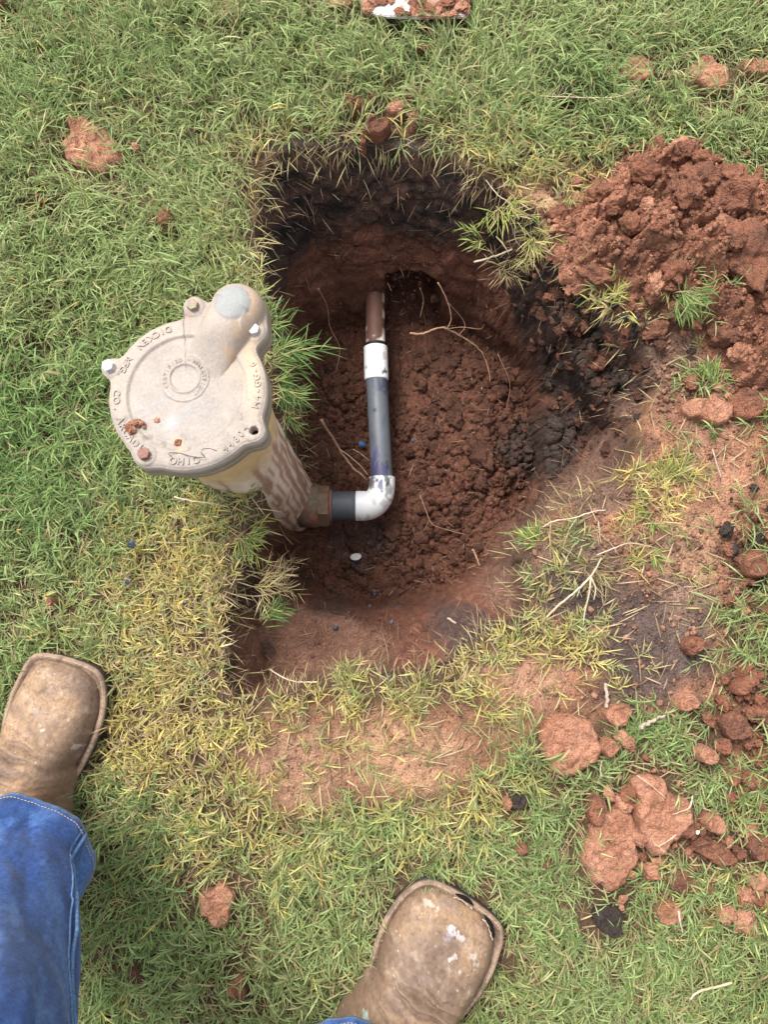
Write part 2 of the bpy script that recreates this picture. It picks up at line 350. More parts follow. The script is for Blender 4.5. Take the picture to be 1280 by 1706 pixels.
# colours of the ground itself
def ground_color(X, Y, Z, S):
    PX, PY = proj(X, Y)
    c = lambda *a: np.array(a)[None, :]
    Xa, Ya = X+Z*0.45, Y+Z*0.95
    n1 = fbm(Xa*14, Ya*14, 71, 4); n2 = fbm(Xa*40, Ya*40, 72, 4); n3 = fbm(Xa*110, Ya*110, 73, 4)
    C = np.repeat(c(0.095, 0.06, 0.034), len(X), 0)*(1+0.4*n2)[:, None]          # thatch below the lawn
    far_ = sstep(0.75, 1.3, np.hypot(X, Y))[:, None]; C = C*(1-far_)+c(0.10, 0.14, 0.045)*(1+0.3*n1)[:, None]*far_
    bare = bare_mask(PX, PY)[:, None]
    clay = c(0.295, 0.142, 0.084)*(1+0.25*n1+0.25*n2+0.25*n3)[:, None]
    C = C*(1-bare)+clay*bare
    sm_ = (0.6*sstep(0.12, 0.5, fbm(X*17+9, Y*17, 74, 4))*bare[:, 0])[:, None]; C = C*(1-sm_)+c(0.13, 0.075, 0.052)*(1+0.3*n3)[:, None]*sm_
    def blob(cx, cy, rx, ry, colr, k=1.0, soft=0.35):
        nonlocal C
        d = np.sqrt(((PX-cx)/rx)**2+((PY-cy)/ry)**2) + 0.35*n1 + 0.25*n2
        m = (k*sstep(1+soft, 1-soft, d))[:, None]
        C = C*(1-m)+np.array(colr)[None, :]*(1+0.35*n2+0.35*n3)[:, None]*m
    blob(675, 1255, 95, 70, (0.37, 0.215, 0.13), 0.85); blob(480, 1280, 80, 70, (0.34, 0.195, 0.125), 0.8)
    blob(920, 330, 70, 60, (0.42, 0.25, 0.15), 0.9); blob(870, 1130, 80, 50, (0.36, 0.20, 0.13), 0.8)
    blob(1190, 830, 80, 100, (0.33, 0.17, 0.108), 0.7); blob(1150, 930, 50, 70, (0.40, 0.24, 0.145), 0.6)
    blob(1200, 670, 70, 45, (0.33, 0.16, 0.11), 0.8)
    blob(1085, 1085, 100, 105, (0.085, 0.062, 0.055), 0.93); blob(970, 960, 80, 90, (0.12, 0.085, 0.066), 0.85)
    blob(1010, 830, 60, 30, (0.10, 0.07, 0.055), 0.7); blob(960, 1000, 60, 50, (0.07, 0.05, 0.042), 0.9)
    blob(1150, 1020, 40, 60, (0.17, 0.12, 0.095), 0.6); blob(1100, 905, 60, 20, (0.16, 0.10, 0.075), 0.6)
    blob(1255, 1080, 40, 140, (0.12, 0.075, 0.055), 0.7)
    blob(960, 470, 70, 60, (0.20, 0.11, 0.08), 0.8); blob(1040, 560, 75, 75, (0.14, 0.085, 0.065), 0.85); blob(1130, 590, 60, 50, (0.13, 0.08, 0.06), 0.7)
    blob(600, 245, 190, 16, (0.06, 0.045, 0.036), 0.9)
    # inside the pit: black topsoil above, brown clay below, boundary ragged
    ins = sstep(-0.002, 0.006, S)[:, None]
    low = sstep(950, 1040, PY)                    # little topsoil on the near side
    right = sstep(820, 950, PX)*(1-low)
    lim = -0.125 + 0.095*low - 0.075*right + 0.022*n1 + 0.012*n2
    dark = sstep(-0.010, 0.008, Z-lim+0.012*n3+0.02*n2)*(0.70+0.30*sstep(0.3, -0.3, n2))
    dark = np.clip(dark*(1-0.6*right*sstep(-0.2, 0.4, n1+n3)) + 0.6*right*sstep(-0.30, -0.15, Z)*sstep(-0.1, 0.3, n1+0.6*n2+0.3*n3), 0, 1)
    dark = dark*(1-0.9*sstep(0.02, 0.0, seg_dist(X, Y, SHELF))*low)
    sm2 = np.maximum(sstep(0.03, 0.0, seg_dist(X, Y, SLOPE2)), inside(X, Y, SLOPE2)*1.0); dark = dark*(1-0.75*sm2)
    brown = c(0.108, 0.046, 0.029)*(1+0.22*n1+0.28*n2+0.28*n3)[:, None]
    redder = sstep(0.1, 0.6, fbm(X*9+3, Y*9, 77, 3))[:, None]
    brown = brown*(1-redder)+c(0.125, 0.054, 0.034)*redder
    smc = sm2[:, None]*0.7; brown = brown*(1-smc)+c(0.135, 0.080, 0.058)*smc
    shm = np.maximum(sstep(0.03, 0.0, seg_dist(X, Y, SHELF)), inside(X, Y, SHELF)*1.0)[:, None]*0.8
    brown = brown*(1-shm)+c(0.155, 0.082, 0.056)*(1+0.2*n1+0.2*n2)[:, None]*shm
    brown = brown*(1+0.35*sstep(-0.30, -0.20, Z))[:, None]  # walls coloured lighter than the floor, standing in for light on them
    blk = c(0.034, 0.025, 0.021)*(1+0.7*n2+0.6*n3)[:, None]
    pit = brown*(1-dark[:, None])+blk*dark[:, None]
    def pitblob(px, py, z, rx, colr, k):
        nonlocal pit
        x0, y0 = at_np(px, py, z); d = np.hypot(X-x0, Y-y0)/rx + 0.4*n1+0.4*n2
        m = (k*sstep(1.3, 0.7, d))[:, None]; pit = pit*(1-m)+np.array(colr)[None, :]*m
    pitblob(595, 905, FLOORZ, 0.05, (0.085, 0.05, 0.042), 0.85)
    pitblob(770, 1050, -0.1, 0.04, (0.07, 0.05, 0.045), 0.8); pitblob(470, 990, -0.25, 0.035, (0.05, 0.03, 0.022), 0.8)
    pitblob(900, 745, -0.25, 0.05, (0.05, 0.035, 0.03), 0.85); pitblob(560, 1000, -0.3, 0.03, (0.09, 0.05, 0.04), 0.7)
    pitblob(430, 1090, -0.05, 0.012, (0.05, 0.035, 0.03), 0.6)
    return np.clip(C*(1-ins)+pit*ins, 0.008, 0.8)
GC = ground_color(GX.ravel(), GY.ravel(), GZ.ravel(), GS.ravel())
# undercut below the far wall where the buried pipe comes in
UX = GX.copy(); UY = GY.copy()
ppx, ppy = proj(GX, GY, -0.28)
und = (sstep(640, 652, ppx)*sstep(738, 715, ppx))*sstep(-0.200, -0.238, GZ)*sstep(625, 570, ppy)*(ppy > 380)
und = und*(1+0.5*fbm(GX.ravel()*40, GZ.ravel()*40, 88, 3).reshape(GX.shape))
UY = UY + und*0.085
gyg, gxg = np.gradient(GZ, gy, gx); gl = np.hypot(gxg, gyg)+1e-6; steep = sstep(0.8, 2.2, gl)*sstep(0.004, 0.02, GS)
xr, yr, zr = GX.ravel(), GY.ravel(), GZ.ravel()
wn = (0.007*fbm((xr-yr*0.4)*24, zr*34+yr*9, 401, 4)+0.008*(clumps((xr+yr*0.5)*42, (zr+yr*0.2)*52, 402)-0.4)+0.004*(clumps((xr-yr*0.5)*95, zr*110, 403)-0.4)).reshape(GX.shape)*steep
UX = UX-gxg/gl*wn; UY = UY-gyg/gl*wn
gm = np_mesh('ground', np.stack([UX.ravel(), UY.ravel(), GZ.ravel()], 1), grid_faces(len(gy), len(gx)), GC)
ground = link('ground', gm, M['soil']); prop(ground, kind='structure')

# ------------------------------------------------------------------ clods
def clod_mesh(name, seed, sub=4, amp=0.42, flat=0.75):
    bm = bmesh.new(); bmesh.ops.create_icosphere(bm, subdivisions=sub, radius=1.0)
    off = Vector((seed*13.7, seed*5.1, seed*9.3)); rr = random.Random(seed)
    planes = [(Vector((rr.gauss(0, 1), rr.gauss(0, 1), rr.gauss(0, 1))).normalized(), rr.uniform(0.62, 0.85)) for _ in range(6)]
    for v in bm.verts:
        p = v.co.copy()
        for n, d in planes:
            k = p.dot(n)-d
            if k > 0: p -= n*k*0.85
        f = 1 + amp*mnoise.noise(p*1.6+off) + amp*0.5*mnoise.noise(p*4.0+off) + amp*0.36*mnoise.noise(p*8.0+off) + amp*0.22*mnoise.noise(p*17.0+off) - amp*0.35*max(0, 0.25-abs(mnoise.noise(p*3.1-off)))
        p = p*f; p.z *= flat; v.co = p
    return bm_mesh(name, bm)
CLODS = [clod_mesh('clod_shape_%d' % i, i+1) for i in range(9)]
CLODV = {}
def clod_data(i, m):
    k = (i, m)
    if k not in CLODV:
        me = CLODS[i].copy(); me.materials.clear(); me.materials.append(M[m]); CLODV[k] = me
    return CLODV[k]
def clod(parent, p, r, m='clod', name='clod', sink=0.35, flat=1.0, rnd=random):
    o = bpy.data.objects.new(name, clod_data(rnd.randrange(9), m)); col.objects.link(o)
    o.scale = (r*rnd.uniform(0.85, 1.25), r*rnd.uniform(0.75, 1.05), r*rnd.uniform(0.7, 1.0)*flat)
    o.rotation_euler = (rnd.uniform(-0.5, 0.5), rnd.uniform(-0.5, 0.5), rnd.uniform(0, 6.28))
    o.location = (p[0], p[1], p[2]+r*0.7*flat*(1-2*sink))
    if parent: 
        o.parent = parent; o.matrix_parent_inverse = Matrix.Translation(-Vector(parent.location))
    return o
def crumbs(name, pts, rad, cols, parent=None, sub=1, matname='soil'):
    """tiny crumbs joined into one mesh"""
    bm = bmesh.new(); bmesh.ops.create_icosphere(bm, subdivisions=sub, radius=1.0)
    bv = np.array([v.co[:] for v in bm.verts]); bf = np.array([[v.index for v in f.verts] for f in bm.faces]); bm.free()
    n = len(pts); k = len(bv)
    J = 1+rng.uniform(-0.42, 0.42, (n, k, 1)); sc = rng.uniform(0.7, 1.25, (n, 1, 3)); ang = rng.uniform(0, 6.28, n)
    V = bv[None]*J*sc; c, s = np.cos(ang)[:, None], np.sin(ang)[:, None]
    x = V[..., 0]*c-V[..., 1]*s; y = V[..., 0]*s+V[..., 1]*c; V = np.stack([x, y, V[..., 2]*0.8], -1)
    V = V*np.asarray(rad)[:, None, None]+np.asarray(pts)[:, None, :]
    T = (bf[None]+(np.arange(n)*k)[:, None, None]).reshape(-1, 3)
    C = np.repeat(np.asarray(cols), k, 0)
    o = link(name, np_mesh(name, V.reshape(-1, 3), T, C, smooth=False), M[matname], parent); prop(o, kind='stuff'); return o

def clods_on(parent, poly_px, n, r0, r1, mats, seed, sink=0.35):
    r = random.Random(seed); xs_ = [p[0] for p in poly_px]; ys_ = [p[1] for p in poly_px]; k = 0; tries = 0
    while k < n and tries < n*20:
        tries += 1; px = r.uniform(min(xs_), max(xs_)); py = r.uniform(min(ys_), max(ys_))
        if not inside(np.array([px]), np.array([py]), poly_px)[0]: continue
        q = hit(px, py); m_ = r.choice(mats); rad = r0+(r1-r0)*r.random()**2.4
        if float(q.z) < -0.28 and m_ == 'clod_dark': m_ = 'clod_wet'
        clod(parent, q, rad, m_, 'clod', sink, rnd=r); k += 1
clods_on(ground, [(880, 400), (950, 470), (1030, 540), (1085, 620), (1060, 720), (990, 780), (930, 760), (900, 640), (860, 520)], 190, .0025, .012, ['clod_wet', 'clod_wet', 'clod_wet', 'clod_dark', 'clod'], 31)
clods_on(ground, [(470, 300), (760, 300), (860, 380), (850, 460), (760, 350), (480, 350)], 60, .002, .006, ['clod_dark', 'clod_dark', 'clod_wet'], 32)
clods_on(ground, [(480, 380), (780, 380), (840, 520), (760, 500), (500, 520)], 110, .0012, .006, ['clod_wet'], 33, 0.55)
clods_on(ground, [(690, 580), (860, 600), (880, 700), (860, 820), (760, 860), (690, 760)], 60, .004, .017, ['clod_wet'], 34, 0.4)
# loose clods on the pit floor
rr = random.Random(3)
n = 0
for k in range(2500):
    if n >= 260: break
    px = rr.uniform(500, 900); py = rr.uniform(560, 980)
    x, y = at_np(px, py, FLOORZ+0.02)
    if sdp(np.array([x]), np.array([y]), FLOOR)[0] < 0.004: continue
    if abs(px-633) < 34 and py < 880 or (px < 660 and 800 < py < 900): continue
    if px < 640 and rr.random() < 0.45: continue
    z = float(gz(x, y)[0]); r = 0.0035+0.0085*rr.random()**2.4
    clod(ground, (x, y, z), r, 'clod_wet', 'clod', 0.32, rnd=rr); n += 1
h = hit(804, 764); clod(ground, h, 0.021, 'clod_wet', 'clod', 0.25, rnd=rr)
for px, py, r in ((655, 888, .017), (700, 880, .013), (745, 610, .02), (770, 560, .016), (690, 820, .012), (840, 720, .014), (860, 660, .013), (720, 700, .011), (580, 740, .012)):
    clod(ground, hit(px, py), r, 'clod_wet', 'clod', 0.35, rnd=rr)
# crumbs across the floor and walls
N0 = 5200
cx_ = rng.uniform(at(400, 900)[0], at(1110, 600)[0], N0*2); cy_ = rng.uniform(at(600, 1160)[1], at(600, 270)[1], N0*2)
s_ = sdp(cx_, cy_, RIM); k_ = s_ > 0.006
shq = (inside(cx_, cy_, SHELF) | inside(cx_, cy_, SLOPE2)) & (rng.random(len(cx_)) < 0.93); k_ &= ~shq
cx_, cy_ = cx_[k_][:N0], cy_[k_][:N0]; cz_ = gz(cx_, cy_)
cc_ = ground_color(cx_, cy_, cz_, sdp(cx_, cy_, RIM))*rng.uniform(0.75, 1.35, (len(cx_), 1))
crumbs('loose_soil', np.stack([cx_, cy_, cz_], 1), 0.0010+0.0032*rng.random(len(cx_))**2.5, cc_, ground)

xb = rng.uniform(at(380, 900)[0], at(1300, 900)[0], 60000); yb = rng.uniform(at(600, 1400)[1], at(600, 300)[1], 60000)
pxb, pyb = proj(xb, yb); kb = (rng.random(len(xb)) < bare_mask(pxb, pyb)**2*0.45) & (sdp(xb, yb, RIM) < 0.004); xb, yb = xb[kb][:6500], yb[kb][:6500]; zb = gz(xb, yb)
cb_ = ground_color(xb, yb, zb, sdp(xb, yb, RIM))*rng.uniform(0.55, 1.35, (len(xb), 1))
crumbs('soil_grit', np.stack([xb, yb, zb+0.0004], 1), 0.0006+0.0024*rng.random(len(xb))**3, np.clip(cb_, 0.01, 0.6), ground)

# ------------------------------------------------------------------ soil pile (right)
pile = empty('soil_pile', (*at(1150, 420)[:2], 0))
prop(pile, 'heap of dug red clay clods spilling out of the right edge of the lawn', 'soil pile')
xs = np.arange(at(915, 400)[0], at(1500, 400)[0], 0.0025); ys = np.arange(at(1200, 670)[1], at(1200, 205)[1], 0.0025)
PXg, PYg = np.meshgrid(xs, ys)
def pile_h(X, Y):
    d = sdp(X, Y, PILE)+0.012*fbm(X*20, Y*20, 91, 3)+0.016*fbm(X*55, Y*55, 93, 4)
    PX, PY = proj(X, Y)
    hump = 0.55+0.45*np.exp(-((PX-1180)/150)**2-((PY-370)/120)**2)
    k = np.clip(d, 0, 0.09)
    hgt = 0.062*hump*(1-np.exp(-k/0.07))
    on = sstep(-0.004, 0.045, d)
    lump = on*(0.026*facets(X*15, Y*15, 95)+0.012*clumps(X*30, Y*30, 94)+0.019*facets(X*38, Y*38, 96)+0.011*facets(X*82, Y*82, 97)+0.006*facets(X*165, Y*165, 99)+0.010*fbm(X*12, Y*12, 98, 3))
    return np.where(d > -0.006, hgt+lump-0.002, -0.012), d
ph, pd = pile_h(PXg.ravel(), PYg.ravel())
n1 = fbm(PXg.ravel()*18, PYg.ravel()*18, 101, 4); n2 = fbm(PXg.ravel()*70, PYg.ravel()*70, 102, 4)
pc = np.array([0.25, 0.112, 0.068])[None]*(1+0.35*n1+0.4*n2)[:, None]
dk = (sstep(0.35, 0.7, fbm(PXg.ravel()*15, PYg.ravel()*15, 105, 3))*0.75)[:, None]; pc = pc*(1-dk)+np.array([0.07, 0.045, 0.035])[None]*dk
mfc = grid_faces(len(ys), len(xs)); mfc = mfc[(pd[mfc] > -0.012).all(1)]
link('mound', np_mesh('mound', np.stack([PXg.ravel(), PYg.ravel(), ph], 1), mfc, np.clip(pc, 0.01, 0.8)), M['soil'], pile).matrix_parent_inverse = Matrix.Translation(-pile.location)
rr = random.Random(11); n = 0
for k in range(4000):
    if n >= 150: break
    px = rr.uniform(930, 1330); py = rr.uniform(225, 640); x, y = at_np(px, py, 0.05)
    z, d = pile_h(np.array([x]), np.array([y]))
    if d[0] < 0.0: continue
    r = 0.004+0.017*rr.random()**3.0
    c = clod(pile, (x, y, float(z[0])), r, rr.choice(['clod', 'clod', 'clod', 'clod', 'clod_pale']), 'clod', 0.42, rnd=rr); n += 1
for px, py, r in ((1266, 400, .042), (1185, 285, .028), (1235, 310, .032), (1250, 520, .022), (1115, 360, .018), (1150, 420, .018), (1075, 465, .02)):
    x, y = at_np(px, py, 0.09); z, d = pile_h(np.array([x]), np.array([y])); clod(pile, (x, y, float(z[0])), r, 'clod', 'clod', 0.38, rnd=rr)
xx = rng.uniform(xs[0], at(1330, 400)[0], 9000); yy = rng.uniform(ys[0], ys[-1], 9000); zz, dd = pile_h(xx, yy); k = dd > -0.012*rng.random(len(xx)); xx, yy, zz = xx[k][:4200], yy[k][:4200], np.maximum(zz[k][:4200], gz(xx[k][:4200], yy[k][:4200]))
cr = crumbs('crumbs', np.stack([xx, yy, zz], 1), 0.0009+0.0034*rng.random(len(xx))**3, np.array([0.25, 0.112, 0.068])[None]*rng.uniform(0.6, 1.4, (len(xx), 1)), pile)
cr.matrix_parent_inverse = Matrix.Translation(-pile.location)
# ------------------------------------------------------------------ flat clay patches pressed into the lawn
KEEP_OFF = []                    # (polygon in metres, margin) where no grass grows
def clay_patch(pts, label, m='clod_pale', thick=0.006, name='clay_patch', cat='dirt patch', group='clay patches lying on the lawn', seed=1, base=None, z=0.0):
    poly = P(pts, z+0.012); c = np.mean(np.array(poly), 0); big = np.ptp(np.array(poly)[:, 0]) > 0.030
    if base is None: base = 0.012 if big else 0.019
    # dense outline
    out = []
    for i in range(len(poly)):
        a = np.array(poly[i]); b = np.array(poly[(i+1) % len(poly)]); L = np.hypot(*(b-a)); k = max(2, int(L/0.003))
        for j in range(k): out.append(a+(b-a)*j/k)
    out = np.array(out)
    for _ in range(3): out = 0.5*out+0.25*np.roll(out, 1, 0)+0.25*np.roll(out, -1, 0)
    ang = np.arctan2(out[:, 1]-c[1], out[:, 0]-c[0]); out = out+np.stack([np.cos(ang), np.sin(ang)], 1)*(0.0085*fbm(out[:, 0]*55+seed, out[:, 1]*55, seed, 5))[:, None]
    ts = list(np.linspace(0, 0.9, 26))+[0.94, 0.97, 0.99, 1.0, 1.0]
    n = len(out); V = []
    g0 = float(np.mean(gz(out[:, 0], out[:, 1])))
    for i, t in enumerate(ts):
        p = c+(out-c)*t; e = 1-max(0, (t-0.8)/0.2)**2.2
        zz = g0+base+thick*(0.15+0.85*e)+(0.0035*fbm(p[:, 0]*40+seed, p[:, 1]*40, seed+3, 4)+(0.0032 if big else 0.0055)*(facets(p[:, 0]*48, p[:, 1]*48, seed+5)-0.5)+0.0018*(facets(p[:, 0]*120, p[:, 1]*120, seed+6)-0.5)+0.0012*fbm(p[:, 0]*200, p[:, 1]*200, seed+9, 2))*1
        if i == len(ts)-1: zz = np.full(n, g0-0.006)
        V.append(np.column_stack([p, zz]))
    V = np.concatenate(V); V[:, 0] -= c[0]; V[:, 1] -= c[1]; V[:, 2] -= g0
    me = np_mesh(name, V, grid_faces(len(ts), n, True)[:, ::-1])
    o = link(name, me, M[m]); o.location = (c[0], c[1], g0); prop(o, label, cat, group)
    KEEP_OFF.append((poly, 0.011 if big else 0.007)); return o
def rubble(root_label, cx, cy, sx, sy, n, rmin, rmax, m, seed):
    r = random.Random(seed); g = empty('clay_rubble', (*at(cx, cy, 0)[:2], 0)); prop(g, root_label, 'dirt rubble')
    for i in range(n):
        px = r.gauss(cx, sx); py = r.gauss(cy, sy); p = hit(px, py); p.z += 0.010+0.006*max(0, 1-((px-cx)/sx)**2-((py-cy)/sy)**2)
        clod(g, p, rmin+(rmax-rmin)*r.random()**2.5, r.choice(m), 'clod', 0.25, rnd=r)
    return g
def ell(cx, cy, rx, ry, rot=0, seed=0, k=12):
    r = random.Random(seed*7+int(cx)); o = []
    for i in range(k):
        a = 2*math.pi*i/k; f = r.uniform(0.82, 1.12); x = math.cos(a)*rx*f; y = math.sin(a)*ry*f
        c, s = math.cos(R(rot)), math.sin(R(rot)); o.append((cx+x*c-y*s, cy+x*s+y*c))
    return o
clay_patch([(112, 196), (140, 193), (160, 205), (175, 222), (195, 240), (203, 262), (190, 278), (155, 283), (128, 272), (108, 255), (101, 238), (108, 228), (118, 220)],
           'large pinkish clay patch at upper left, shaped like a shoe print', 'clod_pale', seed=2)
clay_patch([(334, 1488), (345, 1482), (355, 1486), (362, 1470), (376, 1474), (392, 1502), (388, 1530), (370, 1551), (352, 1545), (338, 1515)],
           'smooth heart shaped clay slab between the two boots', 'clod_pale', seed=3)
clay_patch(ell(283, 374, 17, 15, 0, 1), 'single small clay lump above the round cast cover', 'clod', 0.014, seed=4)
clay_patch(ell(228, 250, 9, 7, 20, 2), 'tiny clay chip just right of the shoe print shaped patch', 'clod_pale', seed=5)
clay_patch(ell(396, 187, 12, 8, 0, 3), 'small brown clay bit in the grass up and left of the pit', 'clod', seed=6)
clay_patch(ell(589, 180, 16, 9, 10, 4), 'oblong red clay bit, leftmost of those above the pit', 'clod', seed=7)
clay_patch(ell(620, 169, 12, 8, 30, 5), 'small clay bit, topmost of those above the pit', 'clod', seed=8)
clay_patch(ell(659, 187, 15, 11, 0, 6), 'clay bit in the middle of those above the pit', 'clod_pale', seed=9)
clay_patch(ell(688, 166, 13, 10, -30, 7), 'brown clay bit half under grass, upper right of those above the pit', 'clod', seed=10)
clay_patch(ell(630, 214, 20, 20, 0, 8), 'largest red clay lump on the grass above the pit', 'clod', 0.012, seed=11)
clay_patch(ell(689, 205, 12, 17, 25, 9), 'upright clay bit, rightmost of those above the pit', 'clod_pale', seed=12)
clay_patch(ell(606, 240, 6, 8, 0, 9), 'tiny oval clay bit right at the far rim of the pit', 'clod', seed=13)
clay_patch(ell(1060, 119, 28, 22, 10, 10), 'flat clay patch at upper right, leftmost of a row of three', 'clod_pale', seed=14)
clay_patch([(1143, 120), (1155, 104), (1172, 92), (1190, 104), (1212, 122), (1214, 145), (1195, 156), (1172, 150), (1155, 135)],
           'angular clay patch at upper right, middle of a row of three', 'clod_pale', seed=15)
clay_patch(ell(1260, 113, 28, 12, 5, 11), 'clay patch cut by the right edge, last of a row of three', 'clod_pale', seed=16)
clay_patch(ell(1275, 3, 16, 7, 20, 12), 'clay patch in the top right corner', 'clod_pale', seed=17)
clay_patch(ell(565, 5, 28, 12, 5, 12), 'flat clay patch beside the muddy board at the top edge', 'clod_pale', seed=18)
clay_patch(ell(940, 157, 20, 20, 0, 13), 'black topsoil patch in the grass above the pit', 'clod_dark', seed=19)
clay_patch(ell(704, 87, 11, 6, 0, 13), 'thin brown clay bit below the muddy board', 'clod', seed=20)
clay_patch(ell(4, 16, 10, 20, 0, 13), 'brown soil bit in the top left corner', 'clod', seed=21)
clay_patch(ell(70, 337, 11, 6, 0, 14), 'faint clay bit in the left lawn above the cover', 'clod', seed=22)
clay_patch(ell(90, 1003, 6, 6, 0, 14), 'tiny pinkish clay pellet in the left lawn above the boot', 'clod_pale', seed=23)
clay_patch(ell(402, 1640, 15, 30, 0, 15), 'brown upright clay bit near the bottom edge between the boots', 'clod', 0.008, seed=24)
clay_patch(ell(232, 1620, 10, 18, -30, 15), 'dull soil bit in the grass beside the jeans leg', 'clod_wet', 0.008, seed=25)
clay_patch([(905, 1200), (950, 1190), (985, 1200), (1000, 1240), (998, 1275), (960, 1290), (935, 1292), (910, 1262), (897, 1230)],
           'broad reddish clay slab below the bare earth, right of centre', 'clod_pale', 0.010, seed=26)
clay_patch(ell(1032, 1190, 22, 22, 0, 16), 'reddish clay patch above and right of the broad clay slab', 'clod_pale', seed=27)
clay_patch(ell(1012, 1242, 15, 18, 0, 17), 'sandy clay lump touching the broad clay slab', 'clod_pale', 0.016, seed=28)
clay_patch(ell(1147, 1172, 20, 17, 0, 18), 'sandy clay lump at the lower end of the dark bare earth', 'clod_pale', 0.014, seed=29)
clay_patch(ell(1172, 1256, 18, 17, 0, 18), 'small rounded clay lump in the grass right of the twig', 'clod_pale', 0.016, seed=30)
clay_patch([(1050, 1300), (1080, 1288), (1108, 1292), (1113, 1320), (1150, 1330), (1155, 1370), (1120, 1400), (1110, 1425), (1080, 1425), (1060, 1400), (1050, 1350), (1062, 1335)],
           'upper right slab of the large crumbled clay spill at lower right', 'clod_pale', 0.014, seed=31)
clay_patch([(990, 1345), (1030, 1340), (1060, 1360), (1062, 1400), (1058, 1440), (1040, 1475), (1018, 1482), (985, 1460), (972, 1430), (985, 1400)],
           'lower left slab of the large crumbled clay spill at lower right', 'clod_pale', 0.012, seed=32)
clay_patch(ell(990, 1345, 18, 28, 10, 19), 'smooth purplish clay flake at the left end of the clay spill', 'clod', 0.012, seed=33)
clay_patch(ell(1184, 1365, 20, 20, 0, 20), 'orange clay lump right of the large clay spill', 'clod_pale', 0.010, seed=34)
clay_patch(ell(1195, 1420, 38, 22, 20, 21), 'crumbled orange clay strip right of the large clay spill', 'clod', 0.010, seed=35)
clay_patch(ell(1262, 1410, 24, 22, 0, 22), 'crumbled clay patch at the lower right edge', 'clod', 0.012, seed=36)
clay_patch(ell(1117, 1522, 24, 16, 0, 23), 'broken clay bit in the grass near the yellow blade', 'clod_pale', 0.010, seed=37)
clay_patch(ell(1018, 1535, 24, 26, 0, 24), 'black topsoil clump below the large clay spill', 'clod_dark', 0.010, seed=38)
clay_patch(ell(865, 1333, 22, 14, -40, 25), 'black topsoil smear below the broad clay slab', 'clod_dark', 0.006, seed=39)
clay_patch(ell(845, 1340, 8, 12, 0, 25), 'small clay bit beside the black topsoil smear', 'clod_pale', seed=40)
clay_patch(ell(870, 1408, 11, 10, 0, 26), 'dark red clay bit left of the large clay spill', 'clod', seed=41)
clay_patch(ell(1225, 1210, 26, 30, 0, 27), 'red clay slab at the right edge below the dark earth', 'clod', 0.012, seed=42)
clay_patch(ell(1240, 1135, 16, 26, 20, 28), 'leaf shaped red clay flake at the right edge', 'clod', 0.012, seed=43)
clay_patch(ell(1262, 940, 26, 22, 0, 29), 'big smooth red clod at the right edge beside the bare earth', 'clod', 0.020, seed=44)
clay_patch(ell(1190, 678, 44, 22, 5, 30), 'smooth pinkish clay slab below the soil heap', 'clod_pale', 0.006, seed=45)
clay_patch(ell(1250, 672, 34, 28, 5, 31), 'smooth brown clay slab at the right edge below the soil heap', 'clod', 0.006, seed=46)
clay_patch(ell(1155, 1075, 14, 16, 5, 31), 'reddish clay chip on the dark bare earth', 'clod', 0.008, seed=47)

rubble('crumbled lumps strewn over the large clay spill at lower right', 1060, 1375, 42, 50, 60, .003, .013, ['clod_pale', 'clod'], 5)
rubble('crumbled orange lumps right of the large clay spill', 1190, 1405, 32, 30, 34, .002, .008, ['clod_pale', 'clod'], 6)
rubble('red lumps piled at the right edge below the dark earth', 1245, 1215, 26, 45, 40, .003, .013, ['clod'], 7)
rubble('dark and red lumps along the right edge beside the bare earth', 1255, 930, 24, 50, 46, .003, .012, ['clod', 'clod', 'clod_dark'], 8)
rubble('small lumps fallen between the soil heap and the pit', 1040, 560, 55, 40, 60, .002, .010, ['clod', 'clod_wet', 'clod_dark'], 9)
rubble('loose lumps along the left foot of the soil heap', 955, 400, 26, 60, 60, .002, .011, ['clod', 'clod_pale'], 12)
rubble('loose lumps along the top of the soil heap', 1090, 255, 70, 14, 30, .002, .008, ['clod', 'clod_pale'], 13)
rubble('small lumps round the slabs below the soil heap', 1200, 640, 45, 22, 30, .002, .008, ['clod', 'clod_pale'], 10)
def loose(px, py, r, label, m='clod', sink=0.2, z=None):
    p = hit(px, py); p.z += 0.006
    o = clod(None, p, r, m, 'clay_clod', sink, rnd=rr); o.name = 'clay_clod'
    prop(o, label, 'clod', 'loose clay clods on the ground')
    KEEP_OFF.append((ell_m(p.x, p.y, r*0.7), 0.0)); return o
def ell_m(x, y, r): return [(x+r*math.cos(a), y+r*math.sin(a)) for a in np.linspace(0, 6.28, 9)[:-1]]
rr = random.Random(21)
